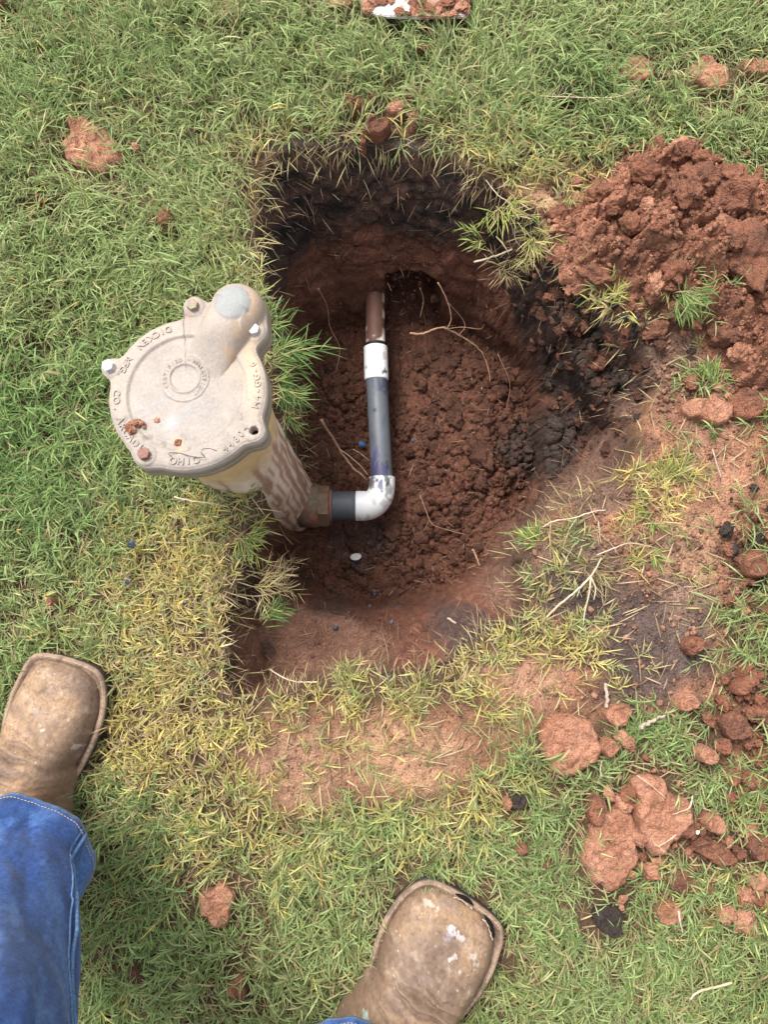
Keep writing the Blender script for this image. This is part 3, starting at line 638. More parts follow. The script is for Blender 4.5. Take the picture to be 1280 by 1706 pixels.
for a in (
    (1122, 1455, .016, 'angular red clod below the clay spill'), (1150, 1478, .010, 'left of two small round clods below the clay spill'), (1173, 1478, .009, 'right of two small round clods below the clay spill'),
    (1076, 1442, .013, 'long orange chip at the foot of the clay spill'), (1232, 1527, .018, 'largest pale pebble like clod at lower right'), (1203, 1515, .014, 'pale clod left of the largest one at lower right'),
    (1248, 1548, .009, 'small clod below the largest pale one'), (1236, 1486, .013, 'left pale clod of the upper cluster at lower right'), (1254, 1467, .013, 'pale clod at the top of the cluster at lower right'),
    (1256, 1492, .010, 'right clod of the upper cluster at lower right'), (1272, 1498, .010, 'pale clod cut by the right edge in the lower cluster'), (1243, 1380, .010, 'oval orange clod alone in the grass at lower right'),
    (1252, 1300, .013, 'red clod near the right edge above the orange ones'), (1213, 1325, .009, 'small dark red clod in grass near the right edge'), (1262, 1340, .009, 'dull clod at the right edge'),
    (908, 1437, .008, 'small clod right of the dark red bit'), (1268, 1180, .015, 'red clod at the right edge beside the slab'), (1200, 1170, .010, 'small red clod left of the slab at the right edge'),
    (1212, 915, .009, 'round clod by a green tuft on the bare earth'), (1262, 1255, .012, 'red clod at the right edge under the slab'), (1275, 1010, .012, 'clod half out of the right edge'), (1235, 1020, .009, 'pale clod on the right hand grass strip'),
    (1258, 1045, .011, 'dark square clod on the right hand grass strip'), (1145, 640, .011, 'clod below the soil heap'), (1090, 555, .016, 'dark clod at the left foot of the soil heap'), (1042, 553, .010, 'rounded clod above the black slope'),
    (1240, 890, .009, 'clod above the big smooth red clod'), (1270, 890, .012, 'clod in the corner above the big smooth red clod')):
    loose(*a, m='clod_pale' if ('pale' in a[3] or 'orange' in a[3]) else 'clod')
xx, yy = [], []
for (cx, cy, rx, ry, k) in ((1090, 1380, 100, 110, 500), (1200, 1420, 80, 110, 350), (1240, 1150, 50, 200, 600), (1240, 940, 60, 90, 300), (1120, 640, 110, 50, 300), (960, 330, 60, 60, 160), (1100, 950, 180, 260, 900), (1040, 540, 90, 70, 300), (640, 215, 90, 40, 60)):
    a = rng.normal(cx, rx*0.5, k); b = rng.normal(cy, ry*0.5, k); q = at_np(a, b); xx += list(q[0]); yy += list(q[1])
xx, yy = np.array(xx), np.array(yy); k = sdp(xx, yy, RIM) < -0.003; xx, yy = xx[k], yy[k]
crumbs('soil_crumbs', np.stack([xx, yy, gz(xx, yy)+0.002], 1), 0.0010+0.0035*rng.random(len(xx))**3, np.array([0.25, 0.13, 0.085])[None]*rng.uniform(0.5, 1.4, (len(xx), 1)), ground)

# ------------------------------------------------------------------ the cast cover and its buried canister
LIDC = at(310, 645, 0.205); BASE = at(470, 836, -0.315)
axis_v = (LIDC-BASE).normalized()
lean = Vector((0, 0, 1)).lerp(axis_v, 0.8).normalized()
LX = Vector((1, 0, 0)); LX = (LX-lean*LX.dot(lean)).normalized(); LY = lean.cross(LX)
def lid_l(px, py, h=0.0):        # photo place -> lid plane coordinates
    d = ray(px, py); o = Vector((0, 0, H)); q = LIDC+lean*h
    t = (q-o).dot(lean)/d.dot(lean); p = o+d*t-q; return p.dot(LX), p.dot(LY)
LM = Matrix((( LX.x, LY.x, lean.x, LIDC.x), (LX.y, LY.y, lean.y, LIDC.y), (LX.z, LY.z, lean.z, LIDC.z), (0, 0, 0, 1)))
riser = empty('utility_riser', (BASE.x, BASE.y, BASE.z))
prop(riser, 'leaning tan riser canister with a round grey cast metal cover at the pit edge', 'riser')
INV = Matrix.Translation(-Vector(riser.location))
def rpart(name, me, m, parent=riser):
    o = link(name, me, m, parent); o.matrix_parent_inverse = INV if parent is riser else Matrix.Identity(4); return o
rim_pts = [(235, 561), (196, 655), (186, 690), (207, 730), (300, 775), (360, 765), (437, 690), (447, 640)]
RL = 0.0820
c0 = lid_l(312, 655); LUGS = [lid_l(184, 613), lid_l(323, 512), lid_l(424, 553), lid_l(243, 759), lid_l(424, 719)]
BOSS = lid_l(388, 505, 0.02); LR = [0.0095, 0.012, 0.0115, 0.0115, 0.0105]
print('lid centre', c0, 'lugs', LUGS, 'boss', BOSS)
def smin(a, b, k):
    h = np.clip(0.5+0.5*(b-a)/k, 0, 1); return b*(1-h)+a*h-k*h*(1-h)
def lid_sdf(x, y):
    d = np.hypot(x-c0[0], y-c0[1])-RL
    for (lx, ly), r in zip(LUGS, LR):
        d = smin(d, np.hypot(x-lx, y-ly)-r, 0.013)
    ax, ay = c0[0]+(BOSS[0]-c0[0])*0.6, c0[1]+(BOSS[1]-c0[1])*0.6; dx, dy = BOSS[0]-ax, BOSS[1]-ay
    t = np.clip(((x-ax)*dx+(y-ay)*dy)/(dx*dx+dy*dy), 0, 1)
    return smin(d, np.hypot(x-ax-t*dx, y-ay-t*dy)-0.0295, 0.016)
NA = 480; th = np.linspace(0, 2*math.pi, NA, endpoint=False)
lo = np.full(NA, 0.05); hi = np.full(NA, 0.17)
for _ in range(26):
    mid = (lo+hi)/2; s = lid_sdf(c0[0]+mid*np.cos(th), c0[1]+mid*np.sin(th)) < 0
    lo = np.where(s, mid, lo); hi = np.where(s, hi, mid)
RO = lo
def lid_top(x, y):
    r = np.hypot(x-c0[0], y-c0[1]); s = -lid_sdf(x, y)
    h = 0.0012*np.exp(-(r/0.05)**2)
    h = h+0.0022*sstep(RL-0.0215, RL-0.0175, r)                         # raised flange with the lettering
    h = h-0.0008*np.exp(-((r-(RL-0.0225))/0.0015)**2)
    h = h-0.0035*np.exp(-np.maximum(s, 0)/0.0018)                        # rounded edge
    # conical spout rising to the boss
    dx, dy = BOSS[0]-c0[0], BOSS[1]-c0[1]; L = math.hypot(dx, dy); ux, uy = dx/L, dy/L
    a = (x-c0[0])*ux+(y-c0[1])*uy; b = -(x-c0[0])*uy+(y-c0[1])*ux
    top = 0.025*sstep(0.018, L-0.016, a)
    wd = 0.020+0.0095*np.clip(a/L, 0, 1)
    ridge = top*np.clip(1-(np.abs(b)/wd)**2.6, 0, 1)**0.62
    ridge = np.where(a > L, 0.025*np.clip(1-(np.hypot(a-L, b)/0.0295)**3.2, 0, 1)**0.62, ridge)
    bossd = np.hypot(x-BOSS[0], y-BOSS[1])
    h = np.maximum(h, ridge) + np.where(ridge > 0.001, 0, 0)
    h = h+0.0009*sstep(0.0190, 0.0182, bossd+0.001*fbm(x*300, y*300, 6, 2))    # caulked disc
    # central ring
    rc = np.hypot(x-lid_l(308, 631)[0], y-lid_l(308, 631)[1])+0.0005*fbm(x*160, y*160, 4, 2)
    h = h+0.0010*sstep(0.0262, 0.0254, rc)+0.0011*np.exp(-((rc-0.0160)/0.0013)**2)-0.0006*sstep(0.0150, 0.0140, rc)
    for i, (lx, ly) in enumerate(LUGS):
        dl = np.hypot(x-lx, y-ly)
        h = h+0.0012*sstep(0.0125, 0.0105, dl)
        if i == 4: h = h-0.016*sstep(0.0046, 0.0036, dl)
    return h+0.0003*fbm(x*260, y*260, 5, 3)
def lid_color(x, y, h):
    C = np.repeat(np.array([[0.285, 0.243, 0.208]]), len(x), 0)
    n = fbm(x*30, y*30, 55, 4); n2 = fbm(x*90, y*90, 56, 3)
    C = C*(1+0.14*n+0.12*n2+0.10*fbm(x*700, y*700, 58, 2))[:, None]
    def mixc(m, c):
        nonlocal C; m = np.clip(m, 0, 1)[:, None]; C = C*(1-m)+np.array(c)[None]*m
    r = np.hypot(x-c0[0], y-c0[1])
    mixc(0.30*sstep(RL-0.03, RL-0.015, r)*sstep(-0.3, 0.3, n), (0.36, 0.285, 0.23))
    gx0, gy0 = lid_l(290, 690); mixc(0.55*np.exp(-(((x-gx0)/0.035)**2+((y-gy0)/0.022)**2))*sstep(-0.35, 0.4, fbm((x+y)*24, (x-y)*110, 57, 3)), (0.25, 0.255, 0.27))
    wx, wy = lid_l(284, 702); mixc(0.22*np.exp(-(((x-wx)/0.007)**2+((y-wy)/0.008)**2)), (0.55, 0.55, 0.57))  # sun highlight painted into the cover colour as a pale spot
    ox, oy = lid_l(402, 592); mixc(0.75*np.exp(-(((x-ox)/0.013)**2+((y-oy)/0.022)**2))*sstep(-0.6, 0.3, n2), (0.46, 0.27, 0.13))
    ox, oy = lid_l(424, 640); mixc(0.4*np.exp(-(((x-ox)/0.010)**2+((y-oy)/0.035)**2)), (0.55, 0.40, 0.26))
    ox, oy = lid_l(425, 520); mixc(0.65*np.exp(-(((x-ox)/0.010)**2+((y-oy)/0.022)**2)), (0.50, 0.33, 0.21))
    ox, oy = lid_l(330, 525); mixc(0.65*np.exp(-(((x-ox)/0.020)**2+((y-oy)/0.013)**2))*sstep(-0.2, 0.3, n2), (0.25, 0.155, 0.13))
    ox, oy = lid_l(370, 578); mixc(0.5*np.exp(-(((x-ox)/0.012)**2+((y-oy)/0.006)**2))*sstep(-0.3, 0.3, n2), (0.45, 0.24, 0.13))
    bd = np.hypot(x-BOSS[0], y-BOSS[1]); mixc(sstep(0.0190, 0.0180, bd+0.0015*n2), (0.225, 0.228, 0.222))
    mixc(0.55*sstep(0.02, 0.0, np.abs(y-(lid_l(300, 745)[1]+0.9*(x-lid_l(300, 745)[0])**2*9)))*sstep(0.25, 0.5, fbm(x*150, y*150, 66, 3)), (0.13, 0.10, 0.08))
    ox, oy = lid_l(298, 742); mixc(0.5*sstep(0.1, 0.5, np.exp(-(((x-ox)/0.007)**2+((y-oy)/0.014)**2))+0.4*n2-0.2), (0.52, 0.30, 0.17))
    return np.clip(C, 0.01, 0.85)
fr = np.concatenate([np.linspace(0, 1, 120)[:-1], [1.0]])
V = []; Cc = []
for f in fr:
    x = c0[0]+RO*f*np.cos(th); y = c0[1]+RO*f*np.sin(th); h = lid_top(x, y); V.append(np.column_stack([x, y, h])); Cc.append(lid_color(x, y, h))
edge = V[-1].copy()
side_c = np.array([0.33, 0.27, 0.21])
def ring(scale, z, c, soft=0.0):
    x = c0[0]+(RO+scale)*np.cos(th); y = c0[1]+(RO+scale)*np.sin(th); nn = fbm(x*60, y*60+z*300, 31, 3)
    V.append(np.column_stack([x, y, np.full(NA, z)])); Cc.append(np.clip(np.array(c)[None]*(1+0.25*nn)[:, None], 0, 1))
for sc, z, c in ((0.0008, -0.0045, (0.42, 0.37, 0.33)), (0.0012, -0.008, (0.30, 0.25, 0.20)), (0.0012, -0.016, (0.27, 0.22, 0.175)), (0.0004, -0.0172, (0.12, 0.09, 0.07)), (0.0012, -0.0182, (0.28, 0.23, 0.18)),
                 (0.0014, -0.028, (0.25, 0.20, 0.155)), (0.0002, -0.030, (0.2, 0.16, 0.12)), (-0.016, -0.030, (0.12, 0.1, 0.08))):
    ring(sc, z, c)
cover = rpart('cover', np_mesh('cover', np.concatenate(V), grid_faces(len(V), NA, True), np.concatenate(Cc)), M['cast'], riser)
cover.matrix_world = LM; cover.matrix_parent_inverse = Matrix.Identity(4); cover.matrix_basis = Matrix.Translation(-Vector(riser.location)) @ LM
# hexagon bolts
def bolt_mesh(name):
    bm = bmesh.new(); prof = [(0.0, 0.0), (0.0072, 0.0), (0.0072, 0.0004), (0.0070, 0.0005), (0.0070, 0.0056), (0.0064, 0.0062), (0.0030, 0.0062), (0.0, 0.0062)]
    rings = []
    for i, (r, z) in enumerate(prof):
        k = 12; ring_ = []
        for j in range(k):
            a = 2*math.pi*j/k; rad = r
            if 3 <= i <= 5: rad = r*(1.0 if j % 2 == 0 else 0.866)
            ring_.append(bm.verts.new((rad*math.cos(a), rad*math.sin(a), z)))
        rings.append(ring_)
    for a, b in zip(rings[:-1], rings[1:]):
        for j in range(12):
            try: bm.faces.new((a[j], a[(j+1) % 12], b[(j+1) % 12], b[j]))
            except Exception: pass
    bmesh.ops.remove_doubles(bm, verts=bm.verts, dist=1e-6)
    return bm_mesh(name, bm, smooth=False)
for i, (m, lab) in enumerate((('steel_bolt', 'clean white bolt at the left lug'), ('brown_bolt', 'tarnished brown bolt left of the boss'), ('steel_bolt', 'clean white bolt right of the boss'), ('rust_bolt', 'rusty red bolt at the lower lug'))):
    b = link('bolt', bolt_mesh('bolt'), M[m], cover); b['label'] = lab
    x, y = LUGS[i]; b.location = (x, y, 0.0030); b.rotation_euler = (0.05, -0.04, 0.4+i); b.scale = (0.92, 0.92, 1.0)
hb = bmesh.new(); bmesh.ops.create_circle(hb, cap_ends=True, radius=0.0037, segments=20); hd = link('bolt_hole_shade', bm_mesh('bolt_hole_shade', hb), M['gap_shade'], cover); hd.location = (LUGS[4][0], LUGS[4][1], -0.0085); hd['label'] = 'black disc standing in for the shade in the empty bolt hole at the lower right lug'  # black disc added as the shade down the hole
# cast lettering
dg = None
def glyph(ch):
    cu = bpy.data.curves.new('g', 'FONT'); cu.body = ch; cu.size = 1; cu.align_x = 'CENTER'; cu.extrude = 0.12; cu.bevel_depth = 0.012; cu.offset = 0.006; cu.resolution_u = 3
    o = bpy.data.objects.new('g', cu); col.objects.link(o); bpy.context.view_layer.update()
    me = o.evaluated_get(bpy.context.evaluated_depsgraph_get()).to_mesh()
    V = np.array([v.co[:] for v in me.vertices]); me.calc_loop_triangles(); T = np.array([t.vertices[:] for t in me.loop_triangles])
    bpy.data.objects.remove(o); bpy.data.curves.remove(cu); return V, T
GC_ = {}
def lettering(name, items, parent, m):
    Vs, Ts, n = [], [], 0
    for ch, x, y, rot, size, z in items:
        if ch == ' ': continue
        if ch not in GC_: GC_[ch] = glyph(ch)
        V, T = GC_[ch]
        if len(V) == 0: continue
        v = V*np.array([size, size, size*0.9]); v[:, 1] -= 0.35*size; c, s = math.cos(rot), math.sin(rot)
        Vs.append(np.column_stack([v[:, 0]*c-v[:, 1]*s+x, v[:, 0]*s+v[:, 1]*c+y, v[:, 2]+z])); Ts.append(T+n); n += len(V)
    V = np.concatenate(Vs); C = lid_color(V[:, 0], V[:, 1], V[:, 2])*0.93
    return link(name, np_mesh(name, V, np.concatenate(Ts), C, smooth=False), m, parent)
items = []
def arc_text(txt, a0, a1, rad, cen, size, inward=True):      # letters spread between two angles (degrees, counter-clockwise from +x)
    k = len(txt)
    for i, ch in enumerate(txt):
        a = R(a0+(a1-a0)*(i/(k-1) if k > 1 else 0)); x = cen[0]+rad*math.cos(a); y = cen[1]+rad*math.sin(a)
        rot = a+math.pi/2 if inward else a-math.pi/2
        h = float(lid_top(np.array([x]), np.array([y]))[0])
        items.append((ch, x, y, rot, size, h))
RT = RL-0.0085
def ang(px, py): p = lid_l(px, py); return math.degrees(math.atan2(p[1]-c0[1], p[0]-c0[0]))
def nrm(a, ref): 
    while a < ref: a += 360
    return a
a0 = ang(278, 541)
seq = [('DICKEN', a0, nrm(ang(229, 571), a0)), ('MFG.', nrm(ang(207, 597), a0), nrm(ang(191, 622), a0)), ('CO.', nrm(ang(192, 656), a0), nrm(ang(194, 682), a0)),
       ('ARCADIA,', nrm(ang(205, 700), a0), nrm(ang(262, 748), a0)), ('OHIO', nrm(ang(292, 756), a0), nrm(ang(326, 755), a0)),
       ('44804', nrm(ang(368, 737), a0), nrm(ang(405, 712), a0)), ('M4-GG-6', nrm(ang(430, 676), a0), nrm(ang(430, 605), a0)+0)]
for t, b0, b1 in seq:
    if b1 < b0: b1 += 360
    arc_text(t, b0, b1, RT, c0, 0.0102)
lt_ = lettering('lettering', items, cover, M['cast']); lt_['label'] = 'raised lettering running round the flange'; lt_['kind'] = 'stuff'
items = []
arc_text('CERTIFIED - WATERTIGHT', 205, -55, 0.0208, lid_l(308, 631), 0.0060, inward=False)
prop(lettering('small_lettering', items, cover, M['cast']), kind='stuff')
# little lump on the caulk disc, wire
# canister body
n = 96; V = []; Cc = []
K = 60
for i in range(K):
    t = i/(K-1); c = LIDC-lean*0.030; c = c.lerp(BASE-axis_v*0.03, t)
    r = 0.068+(0.057-0.068)*min(1, t*1.25)**0.8+0.004*t+(0.004 if t < 0.04 else 0) + 0.0008*math.sin(t*40)
    ax = axis_v; e1 = Vector((0, 1, 0)).cross(ax).normalized(); e2 = ax.cross(e1)
    a = np.linspace(0, 2*math.pi, n, endpoint=False)
    rad = r+0.0012*fbm(np.cos(a)*2+3, np.sin(a)*2+t*5, 9, 2)
    p = np.array(c)[None]+np.outer(np.cos(a)*rad, np.array(e1))+np.outer(np.sin(a)*rad, np.array(e2)); V.append(p)
    Z = p[:, 2]; u = a*3; tt = sstep(0.02, 0.10, Z)[:, None]
    cream = np.array([0.62, 0.50, 0.39])[None]; tan = np.array([0.55, 0.39, 0.20])[None]
    C = cream*(1-tt)+tan*tt; C = C*(1+0.12*fbm(u, t*9+0*a, 14, 3))[:, None]
    mud = sstep(0.06, 0.20, 1.3*fbm(np.cos(a)*13+5+t*3.5, np.sin(a)*13+t*3.5, 15, 5)+0.04+0.06*np.sin(t*3.1)*sstep(0.15, 0.4, np.full(n, t))-0.1*(t < 0.3))[:, None]*sstep(0.10, 0.05, Z)[:, None]
    C = C*(1-0.78*mud)+np.array([0.25, 0.12, 0.072])[None]*0.78*mud
    Cc.append(C)
can = rpart('canister', np_mesh('canister', np.concatenate(V), grid_faces(K, n, True)[:, ::-1], np.concatenate(Cc)), M['canister'], riser)
# crumbs resting on the lid + fine black wire
def lid_w(px, py, h=0.0):
    x, y = lid_l(px, py, h); return LIDC+LX*x+LY*y+lean*(float(lid_top(np.array([x]), np.array([y]))[0])+h*0)
rr = random.Random(5)
lumps = [lid_w(px, py) for px, py in ((218, 712), (225, 707), (232, 710), (237, 706), (222, 718), (219, 723), (229, 704), (214, 716), (240, 711))]
dc = empty('dirt_clump', tuple(lid_w(226, 712))); prop(dc, 'small clump of orange dirt on the lower left of the cast cover', 'dirt clump', 'dirt bits on the cover')
for p in lumps: clod(dc, p, rr.uniform(.0026, .0048), 'clod_pale', 'crumb', 0.1, rnd=rr)
for px, py, r, lab in ((262, 701, .0034, 'single tiny clay crumb on the grey middle of the cover'), (298, 738, .0042, 'tan dried mud lump at the lower middle rim of the cover')):
    prop(clod(None, lid_w(px, py), r, 'clod_pale', 'dirt_crumb', 0.3, 0.6, rnd=rr), lab, 'dirt crumb', 'dirt bits on the cover')

def tube(name, pts, rads, m=None, parent=None, sides=8, cap=True, jitter=0.0, colors=None):
    pts = [Vector(p) for p in pts]; n = len(pts); V = []; prev = None
    for i, p in enumerate(pts):
        t = (pts[min(i+1, n-1)]-pts[max(i-1, 0)]).normalized()
        if prev is None:
            up = Vector((0, 0, 1)) if abs(t.z) < 0.9 else Vector((1, 0, 0)); e1 = t.cross(up).normalized()
        else: e1 = (prev-t*prev.dot(t)).normalized()
        prev = e1; e2 = t.cross(e1); r = rads[i] if hasattr(rads, '__len__') else rads
        for j in range(sides):
            a = 2*math.pi*j/sides; V.append(p+(e1*math.cos(a)+e2*math.sin(a))*r*(1+random.uniform(-jitter, jitter)))
    Fq = grid_faces(n, sides, True); Vn = np.array([v[:] for v in V])
    me = np_mesh(name, Vn, Fq, colors(Vn) if colors else None)
    if cap:
        bm = bmesh.new(); bm.from_mesh(me); bm.verts.ensure_lookup_table()
        for ring_ in (range(sides), range((n-1)*sides, n*sides)):
            try: bm.faces.new([bm.verts[q] for q in ring_])
            except Exception: pass
        bmesh.ops.recalc_face_normals(bm, faces=bm.faces); bm.to_mesh(me); bm.free()
    return link(name, me, m, parent) if name else me
def spline(ctrl, k=6):
    out = []; c = [Vector(p) for p in ctrl]; c = [c[0]*2-c[1]]+c+[c[-1]*2-c[-2]]
    for i in range(1, len(c)-2):
        for j in range(k):
            t = j/k; p0, p1, p2, p3 = c[i-1:i+3]
            out.append(0.5*((2*p1)+(p2-p0)*t+(2*p0-5*p1+4*p2-p3)*t*t+(3*p1-p0-3*p2+p3)*t**3))
    out.append(c[-2]); return out
wire = tube('wire', spline([lid_w(296, 775, 0)-Vector((0, 0, .02)), lid_w(290, 765), lid_w(284, 757)+Vector((0, 0, .003)), lid_w(300, 756), lid_w(320, 762)+Vector((0, 0, .002)), lid_w(343, 764)+Vector((0, 0, .004)), lid_w(336, 755), lid_w(340, 749), lid_w(352, 749), lid_w(362, 752)], 5), 0.00035, M['black'], None, 5)
prop(wire, 'thin curly black wire lying over the near rim of the cast cover', 'wire')

# ------------------------------------------------------------------ the glued drain pipe run in the pit
PZ = -0.262
def pp(px, py, z=PZ): return at(px, py, z)
KP = m_per_px(600, 843, PZ)
pipe = empty('drain_pipe', tuple(pp(633, 843)))
prop(pipe, 'grey and white plastic drain pipe with elbow joining the riser to the buried line', 'pipe')
PINV = Matrix.Translation(-Vector(pipe.location))
def ppart(name, pts, rads, m, sides=40, colors=None, label=None):
    o = tube(name, pts, rads, M[m], pipe, sides, True, 0.0, colors); o.matrix_parent_inverse = PINV
    if label: o['label'] = label
    return o
def col_fn(base, specs=(), mud=0.0, mudc=(0.22, 0.10, 0.06), purple=()):
    def f(V):
        x, y, z = V[:, 0], V[:, 1], V[:, 2]
        C = np.repeat(np.array([base]), len(V), 0)*(1+0.05*fbm(x*60, y*60+z*50, 3, 3))[:, None]
        def mx(m, c):
            nonlocal C; m = np.clip(m, 0, 1)[:, None]; C = C*(1-m)+np.array(c)[None]*m
        if mud > 0: mx(sstep(0.5-mud, 0.75-mud, 0.5+fbm(x*55, y*55+z*55, 19, 4)), mudc)
        for (px, py, r, c, k) in specs:
            q = at_np(px, py, PZ+0.02); d = np.hypot(x-q[0], (y-q[1])*0.55)/(r*0.8)+1.1*fbm(x*260, y*150, 23, 3)
            mx(k*sstep(1.15, 0.7, d), c)
        return np.clip(C, 0.005, 0.9)
    return f
def lin(a, b, k): return [a.lerp(b, i/(k-1)) for i in range(k)]
PUR = (0.065, 0.055, 0.17); BLK = (0.02, 0.02, 0.025); WH = (0.74, 0.75, 0.76); GR = (0.105, 0.118, 0.135)
# bronze bushing against the canister
a = pp(500, 843); b = pp(526, 843)
ppart('bushing', [pp(500, 843), pp(531, 843), pp(532, 843)], [KP*36, KP*36, KP*30], 'bronze', 10, label='round muddy bronze flange')
hx = ppart('hex_nut', [pp(531, 843), pp(532, 843), pp(548, 843), pp(550, 843)], [KP*30, KP*34, KP*34, KP*30], 'bronze', 6); hx.data.polygons.foreach_set('use_smooth', np.zeros(len(hx.data.polygons), bool))
ppart('threaded_end', [pp(550, 843), pp(554, 843)], [KP*27, KP*27], 'rust_bolt', 24)
def gcol(V):
    C = col_fn((0.075, 0.085, 0.10), mud=0.0)(V)
    return C
ad = ppart('adapter', [pp(553, 843), pp(554, 843), pp(556, 843), pp(584, 843), pp(586, 843), pp(587, 843), pp(589, 843), pp(590, 843), pp(596, 843)],
      [KP*22, KP*24, KP*24.5, KP*24, KP*24.6, KP*23.2, KP*24.6, KP*23.6, KP*23.4], 'grey_pvc', 48, gcol, 'short dark grey threaded adapter')
# elbow with sockets
E = [pp(593, 843), pp(594, 843), pp(606, 843), pp(611, 842.6), pp(618, 841), pp(625, 837), pp(631, 830), pp(635, 821), pp(636.6, 812), pp(637, 800), pp(637, 796), pp(637, 795)]
ecol = col_fn(WH, [(611, 866, .006, (0.45, 0.42, 0.4), .6), (648, 815, .009, BLK, .6), (634, 806, .008, PUR, .9), (620, 800, .007, BLK, .8), (645, 799, .007, BLK, .8), (622, 833, .005, (.3, .27, .24), .5), (598, 868, .006, BLK, .5), (640, 840, .006, (.35, .32, .3), .6)])
Ep = []
for i in range(len(E)-1):
    Ep += lin(E[i], E[i+1], 6)[:-1]
Ep.append(E[-1]); Ep = spline(Ep[::3], 4)
m_ = len(Ep)
er = [KP*(23.5+(25.2-23.5)*math.exp(-min(i, 1e9)/3.0)*0+0) for i in range(m_)]
er = [KP*(25.0 if i < m_*0.2 else (25.0-3.2*(i/m_-0.2)/0.5 if i < m_*0.7 else 21.8)) for i in range(m_)]
er[0] = KP*22; er[1] = KP*24.4; er[-1] = KP*19.6; er[-2] = KP*21.4
ppart('elbow', Ep, er, 'white_pvc', 56, ecol, 'white elbow fitting smeared with purple primer')
g0, g1 = pp(636.5, 800), pp(627.5, 622)
gcf = col_fn(GR, [(628, 780, .010, PUR, .75), (638, 785, .010, PUR, .7), (628, 757, .006, PUR, .8), (629, 745, .005, PUR, .6), (630, 790, .018, (0.05, 0.05, 0.12), .7), (622, 730, .006, (.08, .09, .12), .6), (641, 697, .006, (.07, .08, .1), .6), (625, 683, .003, BLK, .9),
                   (628, 638, .012, (0.045, 0.05, 0.09), .8), (642, 636, .010, (0.045, 0.05, 0.09), .8), (623, 655, .004, (.07, .08, .1), .6), (645, 770, .004, BLK, .6), (620, 765, .005, (0.06, 0.06, 0.13), .7)])
ppart('grey_pipe', lin(g0, g1, 90), KP*18.2, 'grey_pvc', 48, gcf, 'straight grey pipe streaked with purple primer')
c0p, c1p = pp(627.6, 634), pp(626, 578)
cr_ = [KP*19.0]+[KP*20.6]*38+[KP*19.0]
wcf = col_fn((0.76, 0.77, 0.78), [(643, 618, .004, BLK, .9), (639, 620, .003, BLK, .9), (630, 602, .003, (.4, .38, .36), .5), (611, 609, .003, BLK, .5), (640, 590, .005, (.35, .2, .13), .5), (616, 585, .004, (.5, .4, .35), .4)])
ppart('coupling', lin(c0p, c1p, 40), cr_, 'white_pvc', 48, wcf, 'white coupling')
ppart('primer_ring', lin(pp(626, 578), pp(625.8, 572), 4), KP*16.8, 'black', 40, None, 'black primer band')
def ocol(V):
    x, y, z = V[:, 0], V[:, 1], V[:, 2]; C = np.repeat(np.array([[0.70, 0.65, 0.60]]), len(V), 0)
    yy = at(626, 560, PZ)[1]
    m = sstep(-0.25, 0.05, fbm(x*70, y*45, 12, 4)+(y-yy)*22+0.55*(z-PZ)*40*0.3+0.1)[:, None]
    edge = sstep(0.010, 0.015, x-at(626, 540, PZ)[0])[:, None]*0.8*sstep(-0.2, 0.2, fbm(x*90, y*60, 13, 3))[:, None]
    m = m*(1-edge)
    return C*(1-m)+np.array([[0.12, 0.058, 0.04]])*m
ppart('old_pipe', lin(pp(626, 576), at(624.5, 440, PZ), 60), KP*16.4, 'canister', 40, ocol, 'old white pipe caked in brown clay')
